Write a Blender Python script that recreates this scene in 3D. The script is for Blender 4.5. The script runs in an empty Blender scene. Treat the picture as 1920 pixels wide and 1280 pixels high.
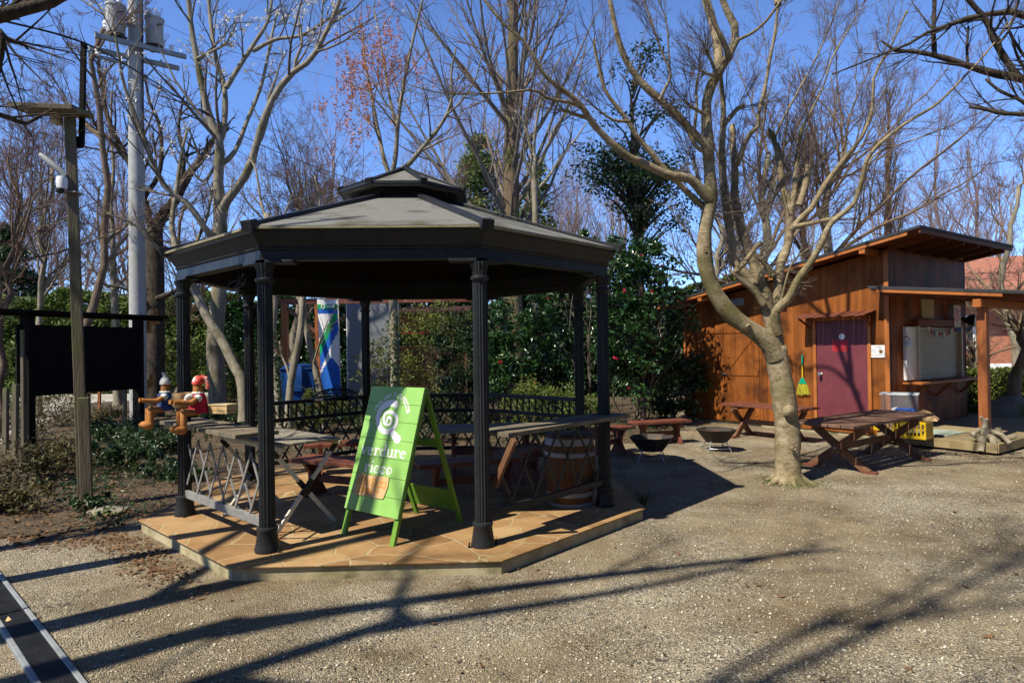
import bpy, bmesh, math, random
import numpy as np
from mathutils import Vector, Matrix
R_ = math.radians
sc = bpy.context.scene
col = sc.collection
rnd = random.Random(7)

# ---------------------------------------------------------------- camera
F_PX, PITCH, ROLL, CAM_H = 1197.94, 0.0099, -0.0138, 1.67
_c, _s, _cr, _sr = math.cos(PITCH), math.sin(PITCH), math.cos(ROLL), math.sin(ROLL)
X0 = np.array([1., 0, 0]); Y0 = np.array([0, -_s, _c]); FW = np.array([0, _c, _s])
CX = X0 * _cr + Y0 * _sr; CY = Y0 * _cr - X0 * _sr
CAM = np.array([0, 0, CAM_H])
cd = bpy.data.cameras.new("camera"); cam = bpy.data.objects.new("camera", cd); col.objects.link(cam)
cd.sensor_width = 36; cd.lens = F_PX / 1920 * 36; cd.clip_end = 2000; cd.clip_start = 0.05
cam.matrix_world = Matrix(((CX[0], CY[0], -FW[0], 0), (CX[1], CY[1], -FW[1], 0), (CX[2], CY[2], -FW[2], CAM_H), (0, 0, 0, 1)))
sc.camera = cam

def ray(x, y): return FW + CX * (x - 960) / F_PX - CY * (y - 640) / F_PX
def gnd(x, y, z=0.):
    r = ray(x, y); return CAM + r * (z - CAM_H) / r[2]
def dep(x, y, Y):
    r = ray(x, y); return CAM + r * Y / r[1]

# ---------------------------------------------------------------- light
SUN = np.array([-.776, -.630, 0]) * math.cos(R_(51.7)) / 1.0
SUN[2] = math.sin(R_(51.7)); SUN /= np.linalg.norm(SUN)
ld = bpy.data.lights.new("sun", 'SUN'); ld.energy = 5.0; ld.angle = R_(.53); ld.color = (1, .92, .75)
lo = bpy.data.objects.new("sun", ld); col.objects.link(lo)
lo.rotation_euler = Vector(-SUN).to_track_quat('-Z', 'Y').to_euler()
wd = bpy.data.worlds.new("World"); sc.world = wd; wd.use_nodes = True
nt = wd.node_tree
sky = nt.nodes.new('ShaderNodeTexSky'); sky.sky_type = 'NISHITA'; sky.sun_disc = False
sky.sun_elevation = R_(51.7); sky.sun_rotation = math.atan2(SUN[0], SUN[1])
sky.altitude = 60; sky.air_density = .7; sky.dust_density = 0.; sky.ozone_density = 10
bgn = nt.nodes['Background']; bgn.inputs[1].default_value = .10
tint = nt.nodes.new('ShaderNodeMix'); tint.data_type = 'RGBA'; tint.blend_type = 'MULTIPLY'; tint.inputs[0].default_value = 1
tint.inputs[7].default_value = (1.95, 1.82, 1.85, 1)      # clear blue spring air
wtc = nt.nodes.new('ShaderNodeTexCoord'); wsp = nt.nodes.new('ShaderNodeSeparateXYZ'); wmr = nt.nodes.new('ShaderNodeMapRange')   # sky darkened toward the zenith, above the frame, to thin fill light in shadows
wmr.inputs[1].default_value = .44; wmr.inputs[2].default_value = .82; wmr.inputs[3].default_value = 1; wmr.inputs[4].default_value = .14
wmu = nt.nodes.new('ShaderNodeMix'); wmu.data_type = 'RGBA'; wmu.blend_type = 'MULTIPLY'; wmu.inputs[0].default_value = 1
nt.links.new(wtc.outputs['Generated'], wsp.inputs[0]); nt.links.new(wsp.outputs[2], wmr.inputs[0])
nt.links.new(sky.outputs[0], tint.inputs[6]); nt.links.new(tint.outputs[2], wmu.inputs[6]); nt.links.new(wmr.outputs[0], wmu.inputs[7]); nt.links.new(wmu.outputs[2], bgn.inputs[0])
sc.view_settings.view_transform = 'Standard'; sc.view_settings.look = 'None'
sc.view_settings.exposure = .56; sc.view_settings.gamma = 1
sc.cycles.max_bounces = 6; sc.cycles.diffuse_bounces = 2; sc.cycles.glossy_bounces = 2
sc.cycles.transparent_max_bounces = 8; sc.cycles.use_denoising = True
sc.cycles.sample_clamp_indirect = 4

# ---------------------------------------------------------------- materials
def N(nt, t, **k):
    n = nt.nodes.new(t)
    for a, v in k.items():
        setattr(n, a, v)
    return n
def nmat(name, cols, scale=6, stretch=(1, 1, 1), rough=.7, bump=.3, bscale=40, metal=0, detail=6, spec=.3, dirt=None, dscale=1.5, trans=None, island=0., bdist=.01):
    """noise -> ramp colour, optional big-scale second tone, fine bump; island adds random tone per loose piece"""
    m = bpy.data.materials.new(name); m.use_nodes = True; t = m.node_tree; L = t.links
    b = t.nodes['Principled BSDF']
    tc = N(t, 'ShaderNodeTexCoord'); mp = N(t, 'ShaderNodeMapping'); mp.inputs['Scale'].default_value = stretch
    L.new(tc.outputs['Object'], mp.inputs[0])
    nz = N(t, 'ShaderNodeTexNoise'); nz.inputs['Scale'].default_value = scale; nz.inputs['Detail'].default_value = detail; nz.inputs['Roughness'].default_value = .65
    L.new(mp.outputs[0], nz.inputs['Vector'])
    rp = N(t, 'ShaderNodeValToRGB'); e = rp.color_ramp.elements
    n = len(cols)
    while len(e) < n: e.new(.5)
    for i, cc in enumerate(cols):
        e[i].position = .28 + .44 * i / max(1, n - 1); e[i].color = (*cc, 1)
    src = nz.outputs['Fac']
    if island:
        ge = N(t, 'ShaderNodeNewGeometry'); mx = N(t, 'ShaderNodeMix')
        mx.inputs[0].default_value = island
        L.new(nz.outputs['Fac'], mx.inputs[2]); L.new(ge.outputs['Random Per Island'], mx.inputs[3]); src = mx.outputs[0]
        for i in range(n): e[i].position = i / max(1, n - 1)
    L.new(src, rp.inputs[0]); out = rp.outputs[0]
    if dirt:
        n2 = N(t, 'ShaderNodeTexNoise'); n2.inputs['Scale'].default_value = dscale; n2.inputs['Detail'].default_value = 5
        L.new(tc.outputs['Object'], n2.inputs['Vector'])
        r2 = N(t, 'ShaderNodeValToRGB'); r2.color_ramp.elements[0].position = .5; r2.color_ramp.elements[1].position = .68
        L.new(n2.outputs['Fac'], r2.inputs[0])
        mx2 = N(t, 'ShaderNodeMix', data_type='RGBA'); L.new(r2.outputs[0], mx2.inputs[0]); L.new(out, mx2.inputs[6]); mx2.inputs[7].default_value = (*dirt, 1)
        out = mx2.outputs[2]
    L.new(out, b.inputs['Base Color'])
    b.inputs['Roughness'].default_value = rough; b.inputs['Metallic'].default_value = metal; b.inputs['Specular IOR Level'].default_value = spec
    if bump:
        n3 = N(t, 'ShaderNodeTexNoise'); n3.inputs['Scale'].default_value = bscale; n3.inputs['Detail'].default_value = 4
        L.new(mp.outputs[0], n3.inputs['Vector'])
        bp = N(t, 'ShaderNodeBump'); bp.inputs['Strength'].default_value = bump; bp.inputs['Distance'].default_value = bdist
        L.new(n3.outputs['Fac'], bp.inputs['Height']); L.new(bp.outputs[0], b.inputs['Normal'])
    if trans:
        tr = N(t, 'ShaderNodeBsdfTranslucent'); L.new(out, tr.inputs['Color'])
        ms = N(t, 'ShaderNodeMixShader'); ms.inputs[0].default_value = trans
        L.new(b.outputs[0], ms.inputs[1]); L.new(tr.outputs[0], ms.inputs[2]); L.new(ms.outputs[0], t.nodes['Material Output'].inputs[0])
    return m
def planks(name, cols, width, axis, rough=.6, dark=(.05, .015, .006), bump=.25, line=.02, stretch=None, scale=5, weather=None):
    """board pattern: lines every `width` along object axis (0,1,2); each board its own tone; grain along the other axis"""
    m = nmat(name, cols, scale=scale, stretch=stretch or (1, 1, 1), rough=rough, bump=bump, bscale=50, dirt=weather, dscale=2.2, spec=.12)
    t = m.node_tree; L = t.links; b = t.nodes['Principled BSDF']
    tc = N(t, 'ShaderNodeTexCoord'); sp = N(t, 'ShaderNodeSeparateXYZ'); L.new(tc.outputs['Object'], sp.inputs[0])
    dv = N(t, 'ShaderNodeMath', operation='DIVIDE'); L.new(sp.outputs[axis], dv.inputs[0]); dv.inputs[1].default_value = width
    fr = N(t, 'ShaderNodeMath', operation='FRACT'); L.new(dv.outputs[0], fr.inputs[0])
    fl = N(t, 'ShaderNodeMath', operation='FLOOR'); L.new(dv.outputs[0], fl.inputs[0])
    wn = N(t, 'ShaderNodeTexWhiteNoise', noise_dimensions='1D'); L.new(fl.outputs[0], wn.inputs['W'])
    mr = N(t, 'ShaderNodeMapRange'); mr.inputs[3].default_value = .72; mr.inputs[4].default_value = 1.12; L.new(wn.outputs[0], mr.inputs[0])
    lt = N(t, 'ShaderNodeMath', operation='LESS_THAN'); L.new(fr.outputs[0], lt.inputs[0]); lt.inputs[1].default_value = line
    old = b.inputs['Base Color'].links[0].from_socket
    mu = N(t, 'ShaderNodeMix', data_type='RGBA', blend_type='MULTIPLY'); mu.inputs[0].default_value = 1; L.new(old, mu.inputs[6]); L.new(mr.outputs[0], mu.inputs[7])
    mx = N(t, 'ShaderNodeMix', data_type='RGBA'); L.new(lt.outputs[0], mx.inputs[0]); L.new(mu.outputs[2], mx.inputs[6]); mx.inputs[7].default_value = (*dark, 1)
    L.new(mx.outputs[2], b.inputs['Base Color'])
    return m

M = {}
M['black'] = nmat('black_paint', [(.014, .016, .019), (.026, .029, .033)], scale=9, rough=.42, bump=.08, bscale=60, spec=.22)
M['blackwood'] = nmat('black_timber', [(.006, .0055, .0055), (.012, .011, .010)], scale=9, rough=.85, bump=.3, spec=.1)
M['lichen'] = nmat('mossy_edge', [(.16, .15, .085), (.30, .28, .18)], scale=14, rough=.9, bump=.3)
M['slate'] = nmat('roof_slate', [(.12, .122, .12), (.21, .21, .205)], scale=60, rough=.75, bump=.5, bscale=160, dirt=(.07, .066, .045), dscale=2.6)
M['greywood'] = nmat('weathered_wood', [(.13, .12, .105), (.22, .20, .17), (.30, .26, .2)], scale=9, stretch=(1, 1, 1), rough=.8, bump=.35)
M['shelf'] = nmat('shelf_wood', [(.05, .045, .038), (.15, .125, .09), (.24, .20, .13)], scale=6, rough=.75, bump=.3)
M['greylath'] = nmat('grey_lath', [(.15, .15, .15), (.25, .25, .245)], scale=14, rough=.75, bump=.2)
M['redwood'] = nmat('redbrown_stain', [(.07, .022, .014), (.15, .048, .03), (.19, .075, .045)], scale=7, rough=.55, bump=.25)
M['tablewood'] = nmat('table_boards', [(.075, .038, .026), (.15, .085, .06), (.2, .13, .095)], scale=6, rough=.65, bump=.3)
M['legwood'] = nmat('leg_wood', [(.10, .045, .022), (.2, .1, .055)], scale=8, rough=.65, bump=.25)
M['polewood'] = nmat('mossy_post', [(.07, .06, .045), (.14, .12, .085), (.17, .15, .10)], scale=3, stretch=(6, 6, .5), rough=.85, bump=.5, bscale=12, dirt=(.12, .13, .05), dscale=2.)
M['palewood'] = nmat('pale_wood', [(.45, .36, .2), (.6, .5, .3)], scale=9, rough=.6, bump=.15)
M['alu'] = nmat('pale_poles', [(.5, .48, .4), (.62, .6, .52)], scale=9, rough=.45, bump=.05)
M['green'] = nmat('sign_green', [(.21, .43, .10), (.26, .49, .125)], scale=4, rough=.45, bump=.08, bscale=70)
M['greenedge'] = nmat('sign_green_edge', [(.10, .24, .025), (.15, .31, .035)], scale=5, rough=.5, bump=.1)
M['white'] = nmat('white_paint', [(.76, .78, .78), (.82, .82, .82)], scale=6, rough=.5, bump=0)
M['card'] = nmat('cardboard', [(.50, .33, .16), (.60, .42, .22)], scale=5, rough=.8, bump=.15)
M['orangepen'] = nmat('orange_pen', [(.55, .2, .02), (.6, .25, .03)], rough=.6, bump=0)
M['terra'] = nmat('terracotta', [(.27, .10, .03), (.42, .18, .055), (.52, .26, .10)], scale=16, rough=.9, bump=.35, bscale=60, spec=.1, dirt=(.24, .12, .06), dscale=9)
M['redcloth'] = nmat('red_cloth', [(.40, .012, .035), (.5, .02, .05)], scale=12, rough=.85, bump=.4, bscale=30)
M['bluecloth'] = nmat('blue_denim', [(.012, .035, .12), (.05, .1, .26)], scale=18, rough=.85, bump=.4, bscale=30)
M['whitecloth'] = nmat('white_cloth', [(.62, .62, .6), (.75, .74, .7)], scale=12, rough=.9, bump=.5, bscale=30)
M['polka'] = nmat('red_white_cap', [(.62, .05, .04), (.66, .1, .08), (.8, .75, .72)], scale=16, rough=.8, bump=.2, detail=1)
M['steel'] = nmat('steel', [(.30, .31, .33), (.45, .46, .47)], scale=12, rough=.38, bump=.05, metal=.8)
M['galv'] = nmat('galvanised', [(.17, .19, .21), (.28, .30, .32), (.34, .36, .37)], scale=7, rough=.55, bump=.1, metal=.25)
M['stall'] = nmat('dark_red_stain', [(.03, .01, .008), (.06, .02, .014)], scale=5, rough=.7, bump=.2)
M['iron'] = nmat('rusty_iron', [(.02, .018, .017), (.05, .04, .033)], scale=9, rough=.6, bump=.2, dirt=(.09, .05, .03), dscale=6)
M['concrete'] = nmat('concrete', [(.26, .22, .13), (.40, .35, .22), (.48, .42, .28)], scale=5, rough=.9, bump=.3, bscale=30, dirt=(.12, .11, .045), dscale=2.4)
M['grate'] = nmat('grate_steel', [(.05, .052, .055), (.12, .12, .125)], scale=9, rough=.5, bump=.1, metal=.3)
M['poleconc'] = nmat('pole_concrete', [(.30, .31, .31), (.40, .41, .41)], scale=6, rough=.8, bump=.15)
M['barrel'] = planks('barrel_staves', [(.10, .048, .024), (.20, .105, .05)], .09, 0, stretch=(8, 8, .6))
M['soil'] = nmat('soil', [(.035, .025, .017), (.075, .055, .037), (.11, .085, .055)], scale=5, rough=.95, bump=.6, bscale=30, bdist=.03)
M['potsoil'] = nmat('pot_soil', [(.02, .015, .01), (.04, .03, .02)], scale=9, rough=.95, bump=.5)
M['wire'] = nmat('cable', [(.01, .01, .011), (.016, .016, .017)], rough=.6, bump=0)
M['glass'] = nmat('plastic_clear', [(.5, .53, .55), (.62, .64, .66)], rough=.15, bump=0)
M['yellow'] = nmat('yellow_plastic', [(.62, .40, .01), (.7, .46, .02)], rough=.4, bump=0)
M['bluebox'] = nmat('blue_card', [(.02, .08, .36), (.03, .1, .42)], rough=.6, bump=0)
M['bluebin'] = nmat('blue_plastic', [(.005, .035, .15), (.008, .055, .21)], rough=.4, bump=.1, bscale=8)
M['red'] = nmat('red_paint', [(.5, .012, .02), (.58, .02, .03)], rough=.5, bump=0)
M['hutwall'] = planks('stained_boards', [(.15, .045, .011), (.26, .083, .018), (.36, .125, .03)], .145, 0, stretch=(5, 5, .45), scale=2.2, weather=(.095, .032, .011))
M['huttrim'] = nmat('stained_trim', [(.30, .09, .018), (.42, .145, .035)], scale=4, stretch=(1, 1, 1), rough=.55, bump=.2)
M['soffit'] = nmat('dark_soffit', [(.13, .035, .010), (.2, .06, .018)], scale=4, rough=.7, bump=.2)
M['roofdark'] = nmat('roofing_felt', [(.022, .025, .029), (.045, .048, .052)], scale=12, rough=.8, bump=.3)
M['maroon'] = nmat('maroon_door', [(.115, .026, .036), (.17, .042, .052)], scale=3, rough=.5, bump=.08)
M['shutter'] = nmat('shutter_metal', [(.42, .40, .33), (.48, .45, .38)], scale=3, rough=.5, bump=0, metal=.1)
M['deck'] = planks('deck_boards', [(.20, .155, .085), (.30, .24, .14), (.36, .29, .17)], .12, 1, stretch=(1, 6, 6), dark=(.04, .03, .02), rough=.75)
M['deckside'] = nmat('deck_fascia', [(.24, .18, .09), (.36, .28, .15)], scale=4, rough=.75, bump=.25)
M['mat_green'] = nmat('door_mat', [(.25, .32, .27), (.34, .4, .34)], scale=30, rough=.9, bump=.4)
M['drift'] = nmat('driftwood', [(.15, .125, .085), (.27, .235, .165), (.36, .32, .24)], scale=5, stretch=(1, 1, 3), rough=.85, bump=.5, bscale=18)
M['brickred'] = nmat('house_brick', [(.25, .085, .05), (.36, .14, .085), (.42, .19, .12)], scale=9, rough=.85, bump=.3, dirt=(.3, .14, .09))
M['tileroof'] = nmat('red_roof_tile', [(.26, .10, .07), (.38, .17, .12)], scale=14, rough=.8, bump=.4)
M['greypanel'] = nmat('grey_panel', [(.17, .18, .19), (.24, .25, .26)], scale=2.5, rough=.5, bump=.05)
M['stone'] = nmat('stone', [(.16, .15, .12), (.3, .28, .23)], scale=4, rough=.9, bump=.6, bscale=9, dirt=(.11, .12, .03), dscale=2.2)
M['broomyel'] = nmat('broom_bristle', [(.42, .40, .03), (.58, .54, .06)], scale=8, stretch=(12, 12, .5), rough=.8, bump=.5)
M['broomgrn'] = nmat('broom_green', [(.0, .26, .16), (.0, .32, .2)], rough=.4, bump=0)
M['cream'] = nmat('cream_panel', [(.42, .34, .18), (.5, .41, .24)], rough=.7, bump=0)
def bark(name, cols, dirt=None, rings=0, scale=4, bump=.5, stretch=(3, 3, .8), bscale=14):
    return nmat(name, cols, scale=scale, stretch=stretch, rough=.9, bump=bump, bscale=bscale, dirt=dirt, dscale=2.0, spec=.15, bdist=.02)
M['bark_maple'] = bark('smooth_grey_bark', [(.085, .065, .038), (.22, .175, .105), (.31, .255, .165), (.42, .36, .25)], dirt=(.13, .115, .05), scale=7, stretch=(1.6, 1.6, 2.6), bump=.55, bscale=26)
M['bark_pale'] = bark('pale_bark', [(.13, .11, .08), (.24, .21, .155), (.32, .285, .22)], dirt=(.10, .095, .045))
M['bark_dark'] = bark('dark_bark', [(.022, .018, .014), (.06, .048, .036), (.09, .075, .058)], bump=.8)
M['bark_brown'] = bark('brown_bark', [(.07, .05, .035), (.15, .11, .08), (.2, .155, .115)])
M['bark_conifer'] = bark('furrowed_bark', [(.055, .04, .026), (.14, .10, .065), (.2, .155, .1)], dirt=(.10, .105, .04), stretch=(7, 7, .6))
M['twig_red'] = nmat('reddish_twigs', [(.075, .038, .036), (.14, .072, .062)], rough=.8, bump=0)
M['twig_grey'] = nmat('grey_twigs', [(.095, .078, .062), (.19, .16, .125)], rough=.85, bump=0)
M['twig_tan'] = nmat('tan_twigs', [(.11, .078, .05), (.21, .155, .105)], rough=.85, bump=0)
M['twig_dark'] = nmat('dark_twigs', [(.03, .025, .022), (.065, .05, .042)], rough=.85, bump=0)
def leafm(name, cols, rough=.45, trans=.25, spec=.4): return nmat(name, cols, scale=.6, rough=rough, bump=0, island=.75, trans=trans, spec=spec)
M['leaf_cam'] = leafm('glossy_leaf', [(.008, .028, .007), (.018, .055, .012), (.035, .095, .02)], rough=.28, trans=.15, spec=.6)
M['leaf_dark'] = leafm('dark_leaf', [(.008, .022, .009), (.018, .045, .014), (.035, .07, .022)], rough=.5)
M['leaf_hedge'] = leafm('hedge_leaf', [(.03, .06, .01), (.085, .13, .022), (.15, .20, .04)], rough=.6)
M['leaf_yel'] = leafm('yellow_green_leaf', [(.04, .06, .012), (.10, .13, .02), (.17, .19, .035)], rough=.6)
M['leaf_con'] = leafm('conifer_spray', [(.05, .085, .022), (.11, .16, .04), (.17, .21, .07)], rough=.7)
M['leaf_ivy'] = leafm('ivy_leaf', [(.010, .028, .009), (.025, .06, .018), (.06, .11, .04)], rough=.4, spec=.5)
M['leaf_brown'] = leafm('brownish_leaf', [(.035, .028, .012), (.085, .07, .025), (.13, .125, .035)], rough=.6)
M['petal_red'] = leafm('camellia_petal', [(.5, .02, .06), (.6, .05, .1)], trans=.2)
M['petal_white'] = leafm('magnolia_petal', [(.72, .69, .6), (.82, .8, .75)], trans=.3)
M['seed_orange'] = leafm('orange_seed', [(.38, .12, .03), (.6, .24, .07)], trans=.3)
M['litter'] = leafm('dry_leaf', [(.06, .032, .017), (.15, .085, .045), (.32, .20, .115)], rough=.8, trans=.15, spec=.2)

# ---------------------------------------------------------------- scene-tree helpers
ROOT = {}      # object name -> world matrix of its thing
def tag(o, label=None, cat=None, group=None, kind=None):
    for k, v in (('label', label), ('category', cat), ('group', group), ('kind', kind)):
        if v: o[k] = v
    return o
def thing(name, label, cat, loc=(0, 0, 0), rz=0., group=None):
    o = bpy.data.objects.new(name, None); col.objects.link(o); o.empty_display_size = .1
    o.location = tuple(float(v) for v in loc); o.rotation_euler = (0, 0, rz)
    ROOT[o.name] = Matrix.Translation(Vector([float(v) for v in loc])) @ Matrix.Rotation(rz, 4, 'Z')
    return tag(o, label, cat, group)
def link(name, me, mat, parent=None, world=False, smooth=False, bevel=0):
    o = bpy.data.objects.new(name, me); col.objects.link(o)
    if mat: me.materials.append(mat)
    if parent is not None:
        o.parent = parent; m = ROOT[parent.name]; ROOT[o.name] = m
        if world: me.transform(m.inverted())
    else: ROOT[o.name] = Matrix.Identity(4)
    if smooth: me.shade_smooth()
    if bevel:
        b = o.modifiers.new('bevel', 'BEVEL'); b.width = bevel; b.segments = 2; b.limit_method = 'ANGLE'; b.angle_limit = R_(40)
    return o
def np_mesh(name, V, Fq, mat_index=None):
    """V (n,3) float, Fq list of int arrays (m,k)"""
    me = bpy.data.meshes.new(name); V = np.ascontiguousarray(V, np.float32)
    me.vertices.add(len(V)); me.vertices.foreach_set('co', V.ravel())
    if not isinstance(Fq, (list, tuple)): Fq = [Fq]
    Fq = [f for f in Fq if len(f)]
    li = np.concatenate([f.ravel() for f in Fq]).astype(np.int32)
    tot = np.concatenate([np.full(len(f), f.shape[1], np.int32) for f in Fq])
    st = np.concatenate([[0], np.cumsum(tot)[:-1]]).astype(np.int32)
    me.loops.add(len(li)); me.loops.foreach_set('vertex_index', li)
    me.polygons.add(len(tot)); me.polygons.foreach_set('loop_start', st); me.polygons.foreach_set('loop_total', tot)
    me.update(calc_edges=True); return me
def unit(v):
    v = np.asarray(v, float); return v / (np.linalg.norm(v) + 1e-12)
class MB:
    def __init__(s): s.v = []; s.f = []
    def add(s, V, Fs):
        o = len(s.v); s.v += [tuple(map(float, p)) for p in V]; s.f += [tuple(i + o for i in f) for f in Fs]; return s
    def box(s, c, d, ex=(1, 0, 0), ey=(0, 1, 0), ez=(0, 0, 1)):
        c = np.asarray(c, float); ex, ey, ez = [np.asarray(e, float) for e in (ex, ey, ez)]
        V = [c + ex * d[0] / 2 * i + ey * d[1] / 2 * j + ez * d[2] / 2 * k for k in (-1, 1) for j in (-1, 1) for i in (-1, 1)]
        return s.add(V, [(0, 2, 3, 1), (4, 5, 7, 6), (0, 1, 5, 4), (2, 6, 7, 3), (0, 4, 6, 2), (1, 3, 7, 5)])
    def bar(s, a, b, w, h, up=(0, 0, 1)):
        """square bar from a to b; w across, h along `up`"""
        a = np.asarray(a, float); b = np.asarray(b, float); z = unit(b - a); x = np.cross(up, z)
        if np.linalg.norm(x) < 1e-6: x = np.array([1., 0, 0])
        x = unit(x); y = np.cross(z, x)
        return s.box((a + b) / 2, (w, h, np.linalg.norm(b - a)), x, y, z)
    def tube(s, pts, r, n=8, cap=True):
        P = np.asarray(pts, float)[None]; r = np.broadcast_to(np.asarray(r, float), (P.shape[1],))[None]
        V, Fq = tubes(P, r, n); Fl = [tuple(f) for f in Fq]
        k = P.shape[1]
        if cap: Fl += [tuple(range(n - 1, -1, -1)), tuple((k - 1) * n + i for i in range(n))]
        return s.add(V, Fl)
    def lathe(s, prof, c=(0, 0, 0), n=16, flute=0, axis=(0, 0, 1), caps=True):
        c = np.asarray(c, float); z = unit(axis); x = unit(np.cross(z, (0, 1, 0)) if abs(z[1]) < .9 else np.cross(z, (1, 0, 0))); y = np.cross(z, x)
        V = []
        for r, h in prof:
            for i in range(n):
                a = 2 * math.pi * i / n; rr = r * (1 - flute * (i % 2))
                V.append(c + z * h + (x * math.cos(a) + y * math.sin(a)) * rr)
        Fs = [(k * n + i, k * n + (i + 1) % n, (k + 1) * n + (i + 1) % n, (k + 1) * n + i) for k in range(len(prof) - 1) for i in range(n)]
        if caps: Fs += [tuple(range(n - 1, -1, -1)), tuple((len(prof) - 1) * n + i for i in range(n))]
        return s.add(V, Fs)
    def prism(s, poly, d):
        """poly: 3D outline points; d: extrusion vector"""
        P = [np.asarray(p, float) for p in poly]; n = len(P); d = np.asarray(d, float)
        return s.add(P + [p + d for p in P], [tuple(range(n - 1, -1, -1)), tuple(range(n, 2 * n))] + [(i, (i + 1) % n, n + (i + 1) % n, n + i) for i in range(n)])
    def loft(s, rings, cap=True):
        n = len(rings[0]); V = [p for r in rings for p in r]
        Fs = [(k * n + i, k * n + (i + 1) % n, (k + 1) * n + (i + 1) % n, (k + 1) * n + i) for k in range(len(rings) - 1) for i in range(n)]
        if cap: Fs += [tuple(range(n - 1, -1, -1)), tuple((len(rings) - 1) * n + i for i in range(n))]
        return s.add(V, Fs)
    def build(s, name, mat, parent=None, world=False, smooth=False, bevel=0):
        me = bpy.data.meshes.new(name); me.from_pydata(s.v, [], s.f); me.update()
        bm = bmesh.new(); bm.from_mesh(me); bmesh.ops.recalc_face_normals(bm, faces=bm.faces); bm.to_mesh(me); bm.free()
        if smooth: smooth_angle(me)
        return link(name, me, mat, parent, world, False, bevel)
def smooth_angle(me, ang=40):
    me.shade_smooth()
    try: me.set_sharp_from_angle(angle=R_(ang))
    except Exception: pass
def tubes(P, Rr, n=4):
    """P (N,k,3) polylines, Rr (N,k) radii -> verts, quads"""
    Nn, k = P.shape[:2]
    T = np.gradient(P, axis=1); T /= np.linalg.norm(T, axis=2, keepdims=True) + 1e-12
    mean = T.mean(1); ax = np.argmin(np.abs(mean), axis=1); ref = np.eye(3)[ax][:, None, :]
    U = np.cross(T, np.broadcast_to(ref, T.shape)); U /= np.linalg.norm(U, axis=2, keepdims=True) + 1e-12
    W = np.cross(T, U); a = 2 * np.pi * np.arange(n) / n
    V = P[:, :, None, :] + Rr[:, :, None, None] * (U[:, :, None, :] * np.cos(a)[None, None, :, None] + W[:, :, None, :] * np.sin(a)[None, None, :, None])
    idx = np.arange(Nn * k * n).reshape(Nn, k, n); A = idx[:, :-1]; B = idx[:, 1:]
    Q = np.stack([A, np.roll(A, -1, 2), np.roll(B, -1, 2), B], -1).reshape(-1, 4)
    return V.reshape(-1, 3), Q
def merge(parts):
    Vs, Fs, o = [], [], 0
    for V, Fq in parts:
        Vs.append(V); Fs.append(Fq + o); o += len(V)
    return np.concatenate(Vs), np.concatenate(Fs)
def copy_tree(o, parent=None):
    c = o.copy(); col.objects.link(c)
    ROOT[c.name] = ROOT[o.name]
    if parent is not None: c.parent = parent
    for ch in list(o.children): copy_tree(ch, c)
    return c
def structure(o): o['kind'] = 'structure'; return o
def text_mesh(body, size, off=0., extrude=.002):
    cu = bpy.data.curves.new('writing', 'FONT'); cu.body = body; cu.size = size; cu.align_x = 'CENTER'; cu.align_y = 'CENTER'; cu.extrude = extrude; cu.offset = off
    to = bpy.data.objects.new('writing', cu); col.objects.link(to)
    bpy.context.view_layer.update()
    me = bpy.data.meshes.new_from_object(to.evaluated_get(bpy.context.evaluated_depsgraph_get()))
    bpy.data.objects.remove(to); bpy.data.curves.remove(cu); return me
def frame(o, ex, ey, ez):
    return Matrix(((ex[0], ey[0], ez[0], o[0]), (ex[1], ey[1], ez[1], o[1]), (ex[2], ey[2], ez[2], o[2]), (0, 0, 0, 1)))
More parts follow.
